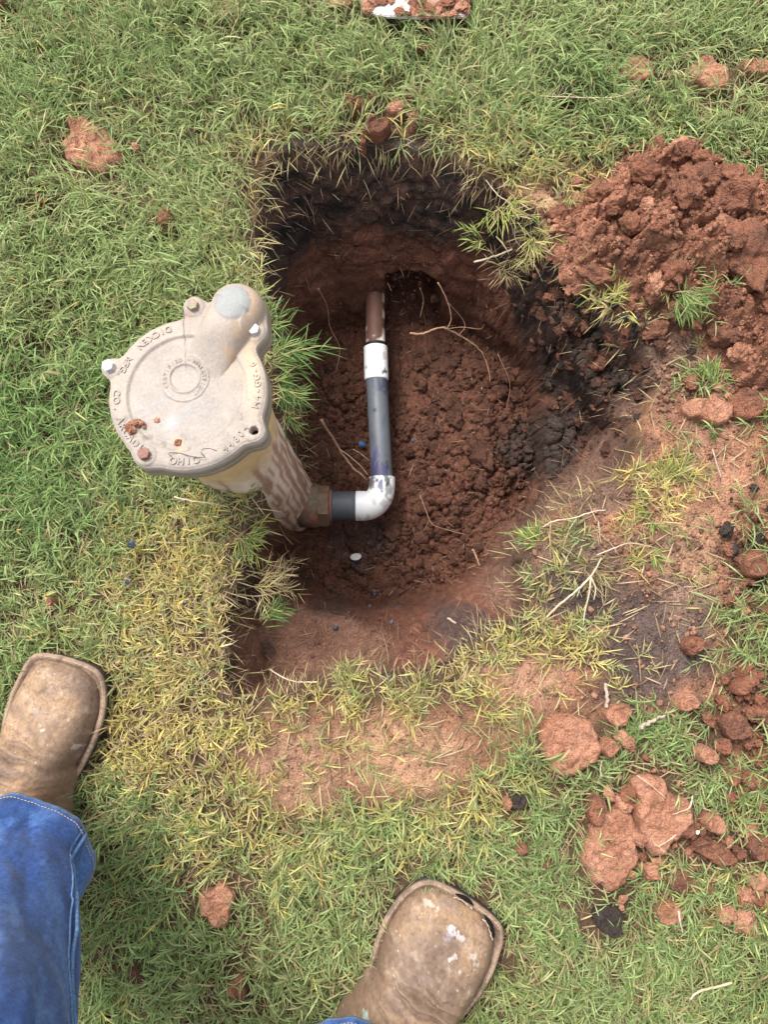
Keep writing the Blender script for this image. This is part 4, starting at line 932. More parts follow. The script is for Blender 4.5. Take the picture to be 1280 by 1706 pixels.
# ------------------------------------------------------------------ the person: boots and jeans
person = empty('person', (-0.22, -0.5, 0.0))
prop(person, 'person in blue jeans and worn tan square toed work boots standing on the lawn', 'person')
YS = [0.0, 0.006, 0.02, 0.05, 0.09, 0.13, 0.17, 0.20, 0.225, 0.25, 0.27, 0.284, 0.294, 0.300, 0.304, 0.306]
HR = [0.006, 0.020, 0.031, 0.037, 0.037, 0.041, 0.052, 0.059, 0.0625, 0.0625, 0.0585, 0.0545, 0.0490, 0.042, 0.031, 0.008]
HL = [0.006, 0.020, 0.031, 0.037, 0.036, 0.040, 0.049, 0.055, 0.0575, 0.0570, 0.053, 0.049, 0.0440, 0.038, 0.028, 0.008]
def boot(tip, ang_deg, flip, label, spots, seed, toe_open, ws=1.0, ss=1.15):
    a = R(ang_deg); d = np.array([math.sin(a), math.cos(a)]); rx = np.array([d[1], -d[0]])
    tip = np.array(tip[:2]); heel = tip-d*0.306
    b = empty('boot', (0, 0, 0)); b.parent = person; b.matrix_parent_inverse = Matrix.Translation(-Vector(person.location)); b.location = (heel[0], heel[1], 0.006)
    b.rotation_euler = (0, 0, -a); b['label'] = label
    fl = 1 if not flip else -1
    hw = lambda y, s: ws*np.interp(y, YS, HR if s*fl > 0 else HL)
    def loc(px, py, z): q = at(px, py, z); v = np.array([q.x, q.y])-heel; return v.dot(rx), v.dot(d)
    # sole outline
    ys = np.concatenate([np.linspace(0, 0.02, 10), np.linspace(0.025, 0.27, 40), np.linspace(0.273, 0.306, 22)])
    out = [(hw(y, 1), y) for y in ys]+[(-hw(y, -1), y) for y in ys[::-1]]
    out = np.array(out)
    for _ in range(2): out = 0.5*out+0.25*np.roll(out, 1, 0)+0.25*np.roll(out, -1, 0)
    cen = np.array([0, 0.16]); n = len(out)
    def off(k):
        t = np.roll(out, -1, 0)-np.roll(out, 1, 0); nn = np.column_stack([t[:, 1], -t[:, 0]]); nn /= np.linalg.norm(nn, axis=1)[:, None]+1e-9
        return out-nn*k
    sgn = 1 if np.mean(np.sum((off(0.01)-cen)**2, 1)) < np.mean(np.sum((out-cen)**2, 1)) else -1
    O = lambda k: off(k*sgn)
    def slab(name, m, levels, lab=None):
        V = []
        for k, z in levels: V.append(np.column_stack([O(k), np.full(n, z)+0.010*sstep(0.26, 0.306, O(k)[:, 1])]))
        V.append(np.column_stack([np.repeat(cen[None], n, 0), np.full(n, levels[-1][1])]))
        o = link(name, np_mesh(name, np.concatenate(V), grid_faces(len(V), n, True)), M[m], b)
        if lab: o['label'] = lab
        return o
    slab('sole', 'sole', [(0.004, -0.004), (0.0012, 0.0), (0.0006, 0.012), (0.006, 0.013)])
    wt = slab('welt', 'welt', [(0.0015, 0.0125), (0.0, 0.0150), (0.0002, 0.0190), (0.0016, 0.0203), (0.0062, 0.0203), (0.0074, 0.0175), (0.012, 0.0170)])
    st = O(0.0036); stp = [Vector((p[0], p[1], 0.0205+0.010*float(sstep(0.26, 0.306, p[1])))) for p in st[18:n-18]]
    for k in range(0, 1):
        bmv = []
        Vs, Fs, c = [], [], 0
        sp = spline(stp[::2], 4)
        for i in range(0, len(sp)-2, 2):
            p0, p1 = sp[i], sp[i+1]
            t_ = (p1-p0); t_.normalize(); s_ = Vector((t_.y, -t_.x, 0))*0.0004
            q0 = p0; q1 = p0.lerp(sp[i+2], 0.72)
            for q in (q0-s_, q0+s_, q1+s_, q1-s_): Vs.append((q.x, q.y, q.z+0.0001))
            for q in (q0.lerp(q1, .3), q0.lerp(q1, .7)): Vs.append((q.x, q.y, q.z+0.0008))
            Fs += [(c, c+1, c+4), (c+1, c+2, c+5), (c+1, c+5, c+4), (c+2, c+3, c+5), (c+3, c, c+4), (c+3, c+4, c+5)]; c += 6
        link('stitching', np_mesh('stitching', Vs, Fs), M['welt_thread'], b)
    # upper: a moulded vamp rising into the shaft
    ny, nu = 300, 170
    yy = np.concatenate([np.linspace(0.003, 0.27, 220), np.linspace(0.2705, 0.2995, 80)]); uu = np.sin(np.linspace(-math.pi/2, math.pi/2, nu))
    Y, U = np.meshgrid(yy, uu, indexing='ij')
    ins = 0.0085
    wr = np.maximum(hw(Y+ins*0.9*sstep(0.24, 0.3, Y), 1)-ins, 0.0008); wl = np.maximum(hw(Y+ins*0.9*sstep(0.24, 0.3, Y), -1)-ins, 0.0008)
    shw = 0.054*ss*np.sqrt(np.clip(1-((Y-0.090)/(0.100*ss**0.5))**2, 0, 1)); shw = np.maximum(shw, 0.050*ws*ss**0.3*sstep(0.235, 0.17, Y)*sstep(0.0, 0.03, Y)); wr = np.maximum(wr, shw); wl = np.maximum(wl, shw)
    X = np.where(U > 0, U*wr, U*wl)
    Hy = np.interp(Y, [0, 0.02, 0.06, 0.10, 0.14, 0.17, 0.20, 0.23, 0.255, 0.275, 0.288, 0.296, 0.2995], [0.09, 0.10, 0.13, 0.14, 0.120, 0.093, 0.071, 0.056, 0.047, 0.045, 0.039, 0.031, 0.024])
    foot = 0.0165+(Hy-0.0165)*(1-np.abs(U)**3.3)**0.55
    el = np.sqrt((X/(0.051*ss))**2+((Y-0.084)/(0.068*ss**0.3))**2)
    shaft = 0.175*sstep(1.22, 0.80, el)
    Z = np.maximum(foot, shaft*0.9); kk = 0.02; hh = np.clip(0.5+0.5*(foot-shaft)/kk, 0, 1); Z = shaft*(1-hh)+foot*hh+kk*hh*(1-hh)*sstep(1.6, 1.0, el)
    top = (1-np.abs(U)**4)
    cre = np.exp(-((Y-0.185)/0.030)**2)*top
    Z = Z+cre*(0.0032*np.sin(Y*620+3.5*fbm(X*22, Y*22, seed, 3)*2+X*30)*sstep(-0.4, 0.3, fbm(X*25, Y*50, seed+4, 3)))
    Z = Z+0.0026*top*fbm(X*45, Y*45, seed+1, 4)+0.0007*top*fbm(X*170, Y*170, seed+2, 3)
    Z = Z-0.0018*np.exp(-((np.abs(U)-0.93)/0.03)**2)*0.4
    n1 = fbm(X*26, Y*26, seed+11, 5); n2 = fbm(X*75, Y*75, seed+12, 4); n3 = fbm(X*14+4, Y*14, seed+13, 4)
    C = np.array([0.285, 0.18, 0.105])[None, None]*(1+0.22*n1+0.16*n2)[..., None]
    def mx(m, c):
        nonlocal C; m = np.clip(m, 0, 1)[..., None]; C = C*(1-m)+np.array(c)[None, None]*m
    mx(0.7*sstep(0.0, 0.4, n3), (0.14, 0.095, 0.072)); mx(0.5*sstep(0.1, 0.4, fbm(X*40, Y*95, seed+21, 4)), (0.13, 0.085, 0.06)); mx(0.5*sstep(0.15, 0.6, -n3), (0.36, 0.20, 0.095))
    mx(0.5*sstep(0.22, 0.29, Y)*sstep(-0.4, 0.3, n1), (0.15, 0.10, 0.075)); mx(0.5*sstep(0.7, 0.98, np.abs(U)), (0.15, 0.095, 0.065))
    mx(0.55*cre*sstep(0.2, -0.6, np.sin(Y*620+3.5*fbm(X*22, Y*22, seed, 3)*2+X*30)), (0.10, 0.06, 0.04))
    mx(0.30*sstep(0.25, 0.6, n2), (0.40, 0.31, 0.23))
    ln = np.abs(fbm(X*60, Y*90, seed+20, 4)); mx(0.6*sstep(0.04, 0.0, ln), (0.10, 0.06, 0.042)); ln2 = np.abs(fbm(X*130, Y*190, seed+22, 3)); mx(0.45*sstep(0.05, 0.0, ln2), (0.13, 0.08, 0.055))
    for (px, py, rx_, ry_, c, k) in spots:
        sx, sy = loc(px, py, 0.07); dd = np.hypot((X-sx)/rx_, (Y-sy)/ry_)+1.5*fbm(X*230, Y*230, seed+30, 3)
        mx(0.5*k*sstep(0.75, 0.3, dd+0.5*fbm(X*700, Y*700, seed+31, 2)), c)
    sp = sstep(0.988, 0.996, hsh(np.floor(X*420), np.floor(Y*420), seed)); fr_ = np.hypot(X*420-np.floor(X*420)-0.5, Y*420-np.floor(Y*420)-0.5)
    mx(0.6*sp*sstep(0.35, 0.18, fr_), (0.6, 0.57, 0.53))
    V = np.stack([X, Y, Z], -1).reshape(-1, 3)
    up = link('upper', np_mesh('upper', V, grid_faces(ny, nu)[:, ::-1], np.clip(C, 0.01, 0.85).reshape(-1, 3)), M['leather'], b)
    for pts, wd in toe_open:         # black tubes stand in for shade where the toe left the welt
        cp = []
        for px, py in pts: x, y = loc(px, py, 0.036); cp.append(Vector((x, y, 0.0335)))
        sp = spline(cp, 5); k = len(sp); rad = [max(0.0004, wd*math.sin(math.pi*i/(k-1))**0.6) for i in range(k)]
        o = tube('torn_seam_shade', sp, rad, M['gap_shade'], b, 8); o['label'] = 'black strip standing in for the shade where the toe leather has split from the welt'
        cp2 = [p+Vector((0, -0.0035, 0.0018)) for p in sp]; tube('frayed_edge', [p+Vector((random.uniform(-.0009, .0009), random.uniform(-.0009, .0009), 0)) for p in cp2], [0.0008*random.uniform(.3, 1.6) for _ in cp2], M['welt_thread'], b, 5)
    KEEP_OFF.append(([tuple(heel+rx*p[0]*1.0+d*p[1]) for p in out[::3]], -0.002))
    return b
W_ = (0.55, 0.53, 0.49)
boot(at(113, 1093, 0.03), 14.5, False, 'left boot pointing up at the left edge, its toe intact',
     [(60, 1208, .0028, .0028, W_, .95), (68, 1218, .0028, .0028, W_, .95), (112, 1250, .0045, .004, (.62, .58, .56), .8), (160, 1170, .0018, .0018, W_, .9), (55, 1192, .007, .006, (.17, .13, .13), .75),
      (134, 1180, .006, .004, (.2, .15, .14), .7), (138, 1208, .008, .004, (.17, .12, .11), .6), (32, 1300, .0012, .008, (.15, .14, .17), .8), (104, 1305, .003, .004, (.3, .28, .4), .8), (105, 1318, .001, .005, (.18, .15, .16), .8),
      (119, 1307, .0022, .002, W_, .9), (15, 1317, .002, .002, W_, .8), (75, 1315, .05, .006, (.25, .12, .06), .6), (70, 1150, .009, .008, (.33, .26, .23), .6), (145, 1120, .012, .01, (.21, .14, .1), .6)], 101, [])
boot(at(785, 1495, 0.03), 31.5, True, 'right boot at the bottom edge, its toe split open from the welt',
     [(752, 1556, .007, .004, (.66, .65, .68), .9), (768, 1572, .009, .005, (.66, .63, .64), .75), (754, 1606, .0045, .0065, (.72, .68, .64), .95), (796, 1614, .009, .006, (.6, .56, .52), .7), (730, 1607, .004, .003, (.17, .15, .22), .8), (752, 1576, .006, .007, (.3, .28, .36), .7),
      (722, 1522, .009, .007, (.62, .56, .50), .55), (720, 1549, .004, .003, (.40, .43, .60), .7), (768, 1627, .0022, .0022, W_, .9), (607, 1684, .003, .005, (.35, .62, .58), .9), (645, 1655, .0016, .010, (.17, .15, .15), .8), (680, 1685, .0016, .010, (.17, .15, .15), .7),
      (700, 1695, .0016, .010, (.17, .15, .15), .7), (758, 1520, .012, .012, (.22, .17, .15), .7), (790, 1540, .010, .010, (.33, .2, .11), .6), (700, 1630, .014, .012, (.24, .19, .18), .6)], 202,
     [([(758, 1487), (770, 1492), (780, 1498), (789, 1507)], 0.0026), ([(806, 1522), (815, 1535), (820, 1550), (823, 1560)], 0.0026)], ws=1.18, ss=1.36)

def leg_rings(ctrl, rad, seed, na=120, k=22):
    sp = spline(ctrl, k); V = []; C = []; n = len(sp); rr_ = np.interp(np.linspace(0, 1, n), np.linspace(0, 1, len(rad)), rad)
    a = np.linspace(0, 2*math.pi, na, endpoint=False); L = 0
    rings = []
    for i, p in enumerate(sp):
        if i: L += (p-sp[i-1]).length
        t = (sp[min(i+1, n-1)]-sp[max(i-1, 0)]).normalized()
        e1 = Vector((1, 0, 0)); e1 = (e1-t*e1.dot(t)).normalized(); e2 = t.cross(e1)
        fold = 0.008*fbm(np.cos(a)*2.2+5, np.sin(a)*2.2+L*7, seed, 4)+0.0035*np.sin(a*2+L*24+seed)*sstep(0.02, 0.1, np.full(na, L))+0.0015*fbm(np.cos(a)*7, np.sin(a)*7+L*40, seed+3, 3)
        r = rr_[i]+fold
        q = np.array(p)[None]+np.outer(np.cos(a)*r, np.array(e1))+np.outer(np.sin(a)*r, np.array(e2))
        n1 = fbm(np.cos(a)*4, np.sin(a)*4+L*18, seed+7, 4); n2 = fbm(np.cos(a)*18, np.sin(a)*18+L*120, seed+8, 3)
        c = np.array([0.020, 0.058, 0.195])[None]*(1+0.32*n1+0.45*n2)[:, None]
        lt = sstep(0.0, 0.55, n1+0.5*n2)[:, None]*0.45; c = c*(1-lt)+np.array([0.075, 0.16, 0.36])[None]*lt
        hem = max(0, 1-L/0.012); c = c*(1-0.3*hem)+np.array([0.08, 0.15, 0.32])[None]*0.3*hem*(1+0.5*n2)[:, None]
        if L < 0.0015: c = np.array([0.16, 0.25, 0.40])[None]*(1+0.3*n2)[:, None]
        rings.append((p, q, e1, e2, r, L)); V.append(q); C.append(c)
    # inner hem
    p, q, e1, e2, r, L = rings[0]
    dn = rings[3][0]-rings[0][0]; dn.normalize(); dn = np.array(dn)
    V.insert(0, q*1.0+(np.array(p)[None]-q)*0.05+dn[None]*0.004); C.insert(0, C[0]*0.9)
    V.insert(0, q*1.0+(np.array(p)[None]-q)*0.16+dn[None]*0.05); C.insert(0, C[0]*0.9)
    return V, C, rings
LV, LC, LR_ = leg_rings([at(36, 1428, 0.120), (-0.385, -0.292, 0.19), (-0.338, -0.325, 0.30), (-0.288, -0.365, 0.45), (-0.27, -0.46, 0.65), (-0.25, -0.56, 0.84)], [0.0735, 0.076, 0.079, 0.085, 0.095, 0.11], 5)
RV, RC, RR_ = leg_rings([at(583, 1801, 0.118), (-0.045, -0.515, 0.20), (-0.06, -0.545, 0.30), (-0.09, -0.57, 0.45), (-0.11, -0.60, 0.65), (-0.13, -0.62, 0.84)], [0.0735, 0.076, 0.079, 0.085, 0.095, 0.11], 9)
JV = np.concatenate(LV+RV); f1 = grid_faces(len(LV), 120, True); f2 = grid_faces(len(RV), 120, True)+len(LV)*120
a = np.linspace(0, 2*math.pi, 120, endpoint=False); PV = []
for z, ax_, ay_ in ((0.76, 0.05, 0.05), (0.78, 0.17, 0.11), (0.84, 0.19, 0.125), (0.92, 0.18, 0.12), (1.0, 0.165, 0.11)):
    PV.append(np.column_stack([-0.19+ax_*np.cos(a), -0.62+ay_*np.sin(a), np.full(120, z)]))
f3 = grid_faces(len(PV), 120, True)+len(JV)
jm = np_mesh('jeans', np.concatenate([JV]+PV), np.concatenate([f1, f2, f3]), np.clip(np.concatenate(LC+RC+[np.repeat(np.array([[0.03, 0.08, 0.24]]), 600, 0)]), 0.01, 0.8))
jeans = link('jeans', jm, M['denim'], person); PIV = Matrix.Translation(-Vector(person.location)); jeans.matrix_parent_inverse = PIV
def along(rings, ang0, ang1, lift, L0, L1):
    o = []
    for (p, q, e1, e2, r, L) in rings:
        if L0 <= L <= L1:
            t = (L-L0)/(L1-L0); a_ = R(ang0+(ang1-ang0)*t); i = int(a_/(2*math.pi)*120) % 120; rr2 = r[i]+lift
            o.append(p+(e1*math.cos(a_)+e2*math.sin(a_))*rr2)
    return o
dsm = mat('denim_seam', (0.10, 0.18, 0.34), rough=0.85, nscale=300, var=0.5, bump=0.6, bscale=500)
s_ = along(LR_, 22, 2, 0.0008, 0.003, 0.45); o = tube('side_seam', spline(s_, 3), 0.0020, dsm, jeans, 8)
o = tube('side_seam', spline(along(LR_, 27, 7, 0.0006, 0.003, 0.45), 3), 0.0010, dsm, jeans, 6)
for RG in (LR_, RR_):                # hem stitching: orange dashes round the cuff
    p, q, e1, e2, r, L = RG[0]; p2, q2 = RG[1][0], RG[1][1]; up_ = (p2-p).normalized()
    Vs, Fs, c = [], [], 0
    nst = 130
    for i in range(nst):
        aa = 2*math.pi*i/nst; ab = aa+2*math.pi/nst*0.66; pts_ = []
        for a_ in (aa, ab):
            f = a_/(2*math.pi)*120; i0 = int(f) % 120; i1 = (i0+1) % 120; v = q[i0]*(1-f+int(f))+q[i1]*(f-int(f)); v = Vector(v)+up_*0.0105; v += (v-p-up_*0.0105).normalized()*0.0012; pts_.append(v)
        for v in pts_:
            rdir = (v-p).normalized()
            for w_, l_ in ((-0.0005, 0), (0.0005, 0), (0, 0.0006)): Vs.append(tuple(v+up_*w_+rdir*l_))
        Fs += [(c, c+3, c+5, c+2), (c+1, c+2, c+5, c+4), (c, c+1, c+4, c+3)]; c += 6
    o = link('hem_stitching', np_mesh('hem_stitching', Vs, Fs), M['welt_thread'], jeans)

# ------------------------------------------------------------------ muddy board at the top edge
bo = P([(607, -55), (603, -5), (603, 8), (612, 20), (640, 27), (700, 29), (782, 27), (785, -30), (760, -60)], 0.035)
bm = bmesh.new(); top = [bm.verts.new((x, y, 0.036)) for x, y in bo]; f = bm.faces.new(top)
bmesh.ops.recalc_face_normals(bm, faces=[f]); ex = bmesh.ops.extrude_face_region(bm, geom=[f]); 
for v in [g for g in ex['geom'] if isinstance(g, bmesh.types.BMVert)]: v.co.z -= 0.006
bmesh.ops.recalc_face_normals(bm, faces=bm.faces); bmesh.ops.bevel(bm, geom=list(bm.edges), offset=0.0012, segments=2, affect='EDGES')
cb = at(690, -10, 0.03); bmesh.ops.translate(bm, verts=bm.verts, vec=(-cb.x, -cb.y, -0.03))
bd_m = mat('mud_splashed_white_board', (0.72, 0.68, 0.64), rough=0.6, c2=(0.34, 0.17, 0.12), mscale=32, mfac=(0.47, 0.53), nscale=120, var=0.15, bump=0.3)
bdo = link('board', bm_mesh('board', bm, False), bd_m); bdo.location = cb; prop(bdo, 'white board caked with red mud, cut by the top edge of the photo', 'board')
rr = random.Random(9)
for px, py, r in ((615, 12, .011), (625, 4, .009), (655, 3, .008), (668, 19, .009), (680, 22, .007), (690, 18, .007), (700, 20, .007), (712, 16, .008), (722, 20, .008), (735, 15, .010), (640, 0, .012), (728, 21, .006), (690, 8, .010), (705, 3, .012), (750, 22, .009), (762, 10, .014), (774, 16, .010), (745, 3, .016), (768, -2, .014), (650, -20, .016), (700, -20, .02)):
    c = clod(bdo, at(px, py, 0.036), r, rr.choice(['clod', 'clod_pale', 'clod']), 'mud_lump', 0.42, 0.38, rnd=rr); c.matrix_parent_inverse = Matrix.Translation(-Vector(bdo.location))
KEEP_OFF.append((bo, -0.001))

# ------------------------------------------------------------------ grass
def blades(base, az, elev, length, width, droop, colr, tipc=None):
    N = len(az); s = np.array([0.0, 0.38, 0.72, 1.0]); pos = [base]; p = base.copy()
    for i in range(3):
        e = elev-droop*(s[i]+s[i+1])/2; L = length*(s[i+1]-s[i])
        p = p+np.stack([np.cos(az)*np.cos(e), np.sin(az)*np.cos(e), np.sin(e)], 1)*L[:, None]; pos.append(p.copy())
    roll = rng.uniform(-0.9, 0.9, N)
    sv = np.stack([-np.sin(az)*np.cos(roll), np.cos(az)*np.cos(roll), np.sin(roll)], 1)
    wf = [0.75, 1.0, 0.7]; V = []
    for i in range(3):
        V += [pos[i]-sv*(width*wf[i]/2)[:, None], pos[i]+sv*(width*wf[i]/2)[:, None]]
    V.append(pos[3]); V = np.stack(V, 1)
    T = np.array([(0, 1, 3), (0, 3, 2), (2, 3, 5), (2, 5, 4), (4, 5, 6)])
    T = (T[None]+(np.arange(N)*7)[:, None, None]).reshape(-1, 3)
    if tipc is None: tipc = colr
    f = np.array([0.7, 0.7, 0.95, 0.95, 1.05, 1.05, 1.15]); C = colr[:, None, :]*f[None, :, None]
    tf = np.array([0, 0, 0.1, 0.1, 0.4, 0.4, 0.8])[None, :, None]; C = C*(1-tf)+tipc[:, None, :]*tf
    return V.reshape(-1, 3), T, C.reshape(-1, 3)
def join_b(name, parts, m, parent=None):
    V, T, C, n = [], [], [], 0
    for v, t, c in parts: V.append(v); T.append(t+n); C.append(c); n += len(v)
    return link(name, np_mesh(name, np.concatenate(V), np.concatenate(T), np.clip(np.concatenate(C), 0.005, 0.8), smooth=True), M[m], parent)
def gaussb(PX, PY, lst):
    r = np.zeros(PX.shape)
    for cx, cy, rx, ry, k in lst: r = np.maximum(r, k*np.exp(-((PX-cx)/rx)**4-((PY-cy)/ry)**4))
    return r
YEL = [(300, 1010, 120, 150, .75), (270, 1200, 110, 110, 1.0), (390, 1240, 110, 110, .95), (560, 1190, 190, 90, .8), (420, 1370, 130, 90, .55), (850, 1090, 160, 110, .85), (1110, 825, 75, 70, .95), (1080, 925, 60, 45, .9),
       (850, 370, 95, 110, .85), (1010, 520, 90, 45, .8), (720, 1330, 160, 60, .4), (960, 1100, 120, 80, .7), (340, 900, 60, 60, .45), (980, 280, 70, 40, .7), (600, 640, 60, 60, .1)]
GRN = [(60, 720, 160, 200, 1.0), (120, 100, 160, 140, .5), (680, 1100, 30, 20, .2), (250, 1450, 110, 160, .75), (1150, 420, 10, 10, .1), (1000, 180, 180, 90, .6), (960, 1500, 300, 300, .35), (180, 1640, 120, 100, .8), (1150, 1220, 120, 60, .8), (450, 130, 100, 90, .3), (1180, 1560, 150, 150, .4)]
OPEN = [(1110, 825, 50, 55, .7), (1080, 925, 42, 32, .5), (1010, 510, 60, 34, .9), (1140, 500, 34, 34, .9), (1185, 628, 34, 26, .8), (1150, 700, 30, 12, .5), (1185, 700, 26, 14, .95), (1265, 690, 20, 30, .8), (960, 930, 40, 40, .35), (1235, 1030, 22, 40, .6), (1120, 1210, 60, 40, .9),
        (850, 370, 35, 50, .45), (920, 300, 40, 25, .3), (1070, 1105, 12, 12, .3), (980, 1060, 40, 30, .5), (650, 1180, 120, 20, .8), (480, 1190, 50, 30, .6)]
def grass_density(X, Y):
    PX, PY = proj(X, Y); d = 1-0.95*bare_mask(PX, PY)
    d = d*(1-gaussb(PX, PY, [(1085, 1070, 95, 105, .9), (1000, 975, 60, 70, .8), (1180, 800, 70, 110, .9), (1160, 960, 60, 90, .85)]))
    band = gaussb(PX, PY, [(700, 1200, 330, 110, .35), (420, 1280, 130, 90, .3)])
    d = d*(1-band)
    d = np.maximum(d, gaussb(PX, PY, OPEN))
    th = fbm(X*11, Y*11, 211, 3); d = d*(0.72+0.28*sstep(-0.3, 0.2, th))
    s = sdp(X, Y, RIM)+0.006*fbm(X*28, Y*28, 221, 3); d = d*sstep(-0.002, -0.014, s)
    dp = sdp(X, Y, PILE); d = d*np.where(dp > 0.0, 0.0, 1)
    dp2 = gaussb(PX, PY, [(1010, 510, 60, 34, .9), (1140, 500, 34, 34, .9)]); d = np.maximum(d, dp2*(s < 0))
    cc = LIDC.lerp(BASE, LIDC.z/(LIDC.z-BASE.z)); d = d*(np.hypot(X-cc.x, Y-cc.y) > 0.061)
    for poly, mg in KEEP_OFF: d = d*(sdp(X, Y, poly) < (-mg if mg > 0 else 0.001))
    return d
def make_shoots(n, x0, x1, y0, y1):
    X = rng.uniform(x0, x1, n); Y = rng.uniform(y0, y1, n); d = grass_density(X, Y); k = rng.random(n) < d
    return X[k], Y[k], d[k]
def grow(X, Y, scale=1.0):
    N = len(X); PX, PY = proj(X, Y); Z = gz(X, Y)
    dpile = sdp(X, Y, PILE) > 0
    if dpile.any():
        h, _ = pile_h(X[dpile], Y[dpile]); Z[dpile] = np.maximum(Z[dpile], h-0.01)
    flow = 2*math.pi*fbm(X*3.2, Y*3.2, 301, 3)+1.4; az = flow+rng.normal(0, 1.15, N)
    lush = sstep(-0.15, 0.45, fbm(X*6, Y*6, 311, 3))
    lush = np.maximum(lush*0.8, gaussb(PX, PY, [(60, 720, 150, 220, 1.0), (450, 90, 480, 130, .9), (100, 300, 150, 300, .7), (1100, 150, 250, 110, .6)])); lush = lush*(1-gaussb(PX, PY, [(300, 1200, 300, 200, .8), (960, 1500, 400, 200, .6), (300, 1560, 300, 200, .5)]))
    yel = gaussb(PX, PY, YEL); grn = gaussb(PX, PY, GRN)
    srim = -sdp(X, Y, RIM); rim = sstep(0.05, 0.005, srim)
    yel = np.clip(np.maximum(yel, rim*0.28)+0.25*fbm(X*16, Y*16, 321, 3), 0, 1)
    short = 1-0.30*yel
    parts = []
    sl_ = (0.014+0.020*rng.random(N)+0.022*lush)*scale*short; se = rng.uniform(0.25, 1.0, N)+0.25*lush
    g1 = np.array([0.175, 0.25, 0.075]); g2 = np.array([0.36, 0.41, 0.185]); gd = np.array([0.095, 0.195, 0.052]); ye = np.array([0.58, 0.45, 0.14]); yg = np.array([0.38, 0.40, 0.15]); st = np.array([0.44, 0.34, 0.19]); br = np.array([0.27, 0.17, 0.09])
    hue = fbm(X*8, Y*8, 331, 3)
    def colour(jit=0.16):
        u = rng.random(N)[:, None]; c = g1*(1-u)+g2*u
        m = np.clip(0.5*grn+0.25*hue, 0, 0.8)[:, None]; c = c*(1-m)+gd*m*1.25
        v = rng.random(N); y1_ = (v < yel*0.95)[:, None]; c = np.where(y1_, ye*(1-u*0.65)+yg*u*0.65, c)
        v = rng.random(N); s1 = (v < 0.08+0.22*yel+0.12*rim+0.10*sstep(0.2, 0.6, fbm(X*13, Y*13, 341, 3)))[:, None]; c = np.where(s1, st*(1-u*0.6)+br*u*0.6, c)
        return c*np.exp(rng.normal(0, jit, N))[:, None]
    base = np.stack([X, Y, Z-0.001], 1)
    sc = colour(); stc = sc*0.6+np.array([0.25, 0.22, 0.11])*0.4
    parts.append(blades(base, az, se, sl_, np.full(N, 0.0013)*scale, rng.uniform(0, 0.5, N), stc))
    sdir = np.stack([np.cos(az)*np.cos(se), np.sin(az)*np.cos(se), np.sin(se)], 1)
    for i in range(6):
        t = (0.08+0.18*i)+rng.uniform(-0.05, 0.05, N); b = base+sdir*(sl_*np.clip(t, 0, 0.95))[:, None]
        sgn = 1 if i % 2 else -1; a = az+sgn*rng.uniform(0.3, 1.3, N); L = (0.008+0.018*rng.random(N)+0.022*lush*rng.random(N))*scale*short*(0.85 if i == 0 else 1)
        parts.append(blades(b, a, se*0.55+rng.uniform(-0.25, 0.6, N), L, (0.0011+0.0012*rng.random(N)**1.5)*scale, rng.uniform(0.1, 1.7, N), colour(0.30)*0.55+sc*0.45, None))
    b = base+sdir*(sl_*0.96)[:, None]
    parts.append(blades(b, az+rng.normal(0, 0.3, N), se+rng.uniform(-0.3, 0.4, N), (0.012+0.02*rng.random(N))*scale, 0.0014*scale*np.ones(N), rng.uniform(0.1, 1.0, N), sc))
    return parts
AREA = (-0.62, 0.62, -0.66, 0.92)
NS = 34000
X, Y, d = make_shoots(NS, *AREA)
print('shoots', len(X))
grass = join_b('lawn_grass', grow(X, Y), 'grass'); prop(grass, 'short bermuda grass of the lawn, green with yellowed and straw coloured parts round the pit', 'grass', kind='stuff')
# wider lawn out of shot, coarser
X = rng.uniform(-1.5, 1.5, 15000); Y = rng.uniform(-1.4, 1.8, 15000); k = ((np.abs(X) > 0.62) | (Y > 0.92) | (Y < -0.66)) & (sdp(X, Y, PILE) < 0)
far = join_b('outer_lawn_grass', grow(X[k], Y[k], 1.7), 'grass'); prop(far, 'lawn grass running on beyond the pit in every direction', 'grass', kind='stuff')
# dead thatch lying flat between the blades
X = rng.uniform(AREA[0], AREA[1], 26000); Y = rng.uniform(AREA[2], AREA[3], 26000); d = np.maximum(grass_density(X, Y), 0.22*(sdp(X, Y, RIM) < 0)*(sdp(X, Y, PILE) < 0)); k = rng.random(len(X)) < d; X, Y = X[k], Y[k]; N = len(X)
u = rng.random(N)[:, None]
th = join_b('thatch', [blades(np.stack([X, Y, gz(X, Y)+0.003], 1), rng.uniform(0, 6.28, N), rng.uniform(-0.05, 0.35, N), 0.012+0.03*rng.random(N), 0.0009+0.0010*rng.random(N), rng.uniform(0, 0.5, N),
      np.array([0.45, 0.35, 0.20])*(1-u)+np.array([0.16, 0.10, 0.055])*u)], 'straw'); prop(th, 'dead straw lying between the living blades', 'dead grass', kind='stuff')
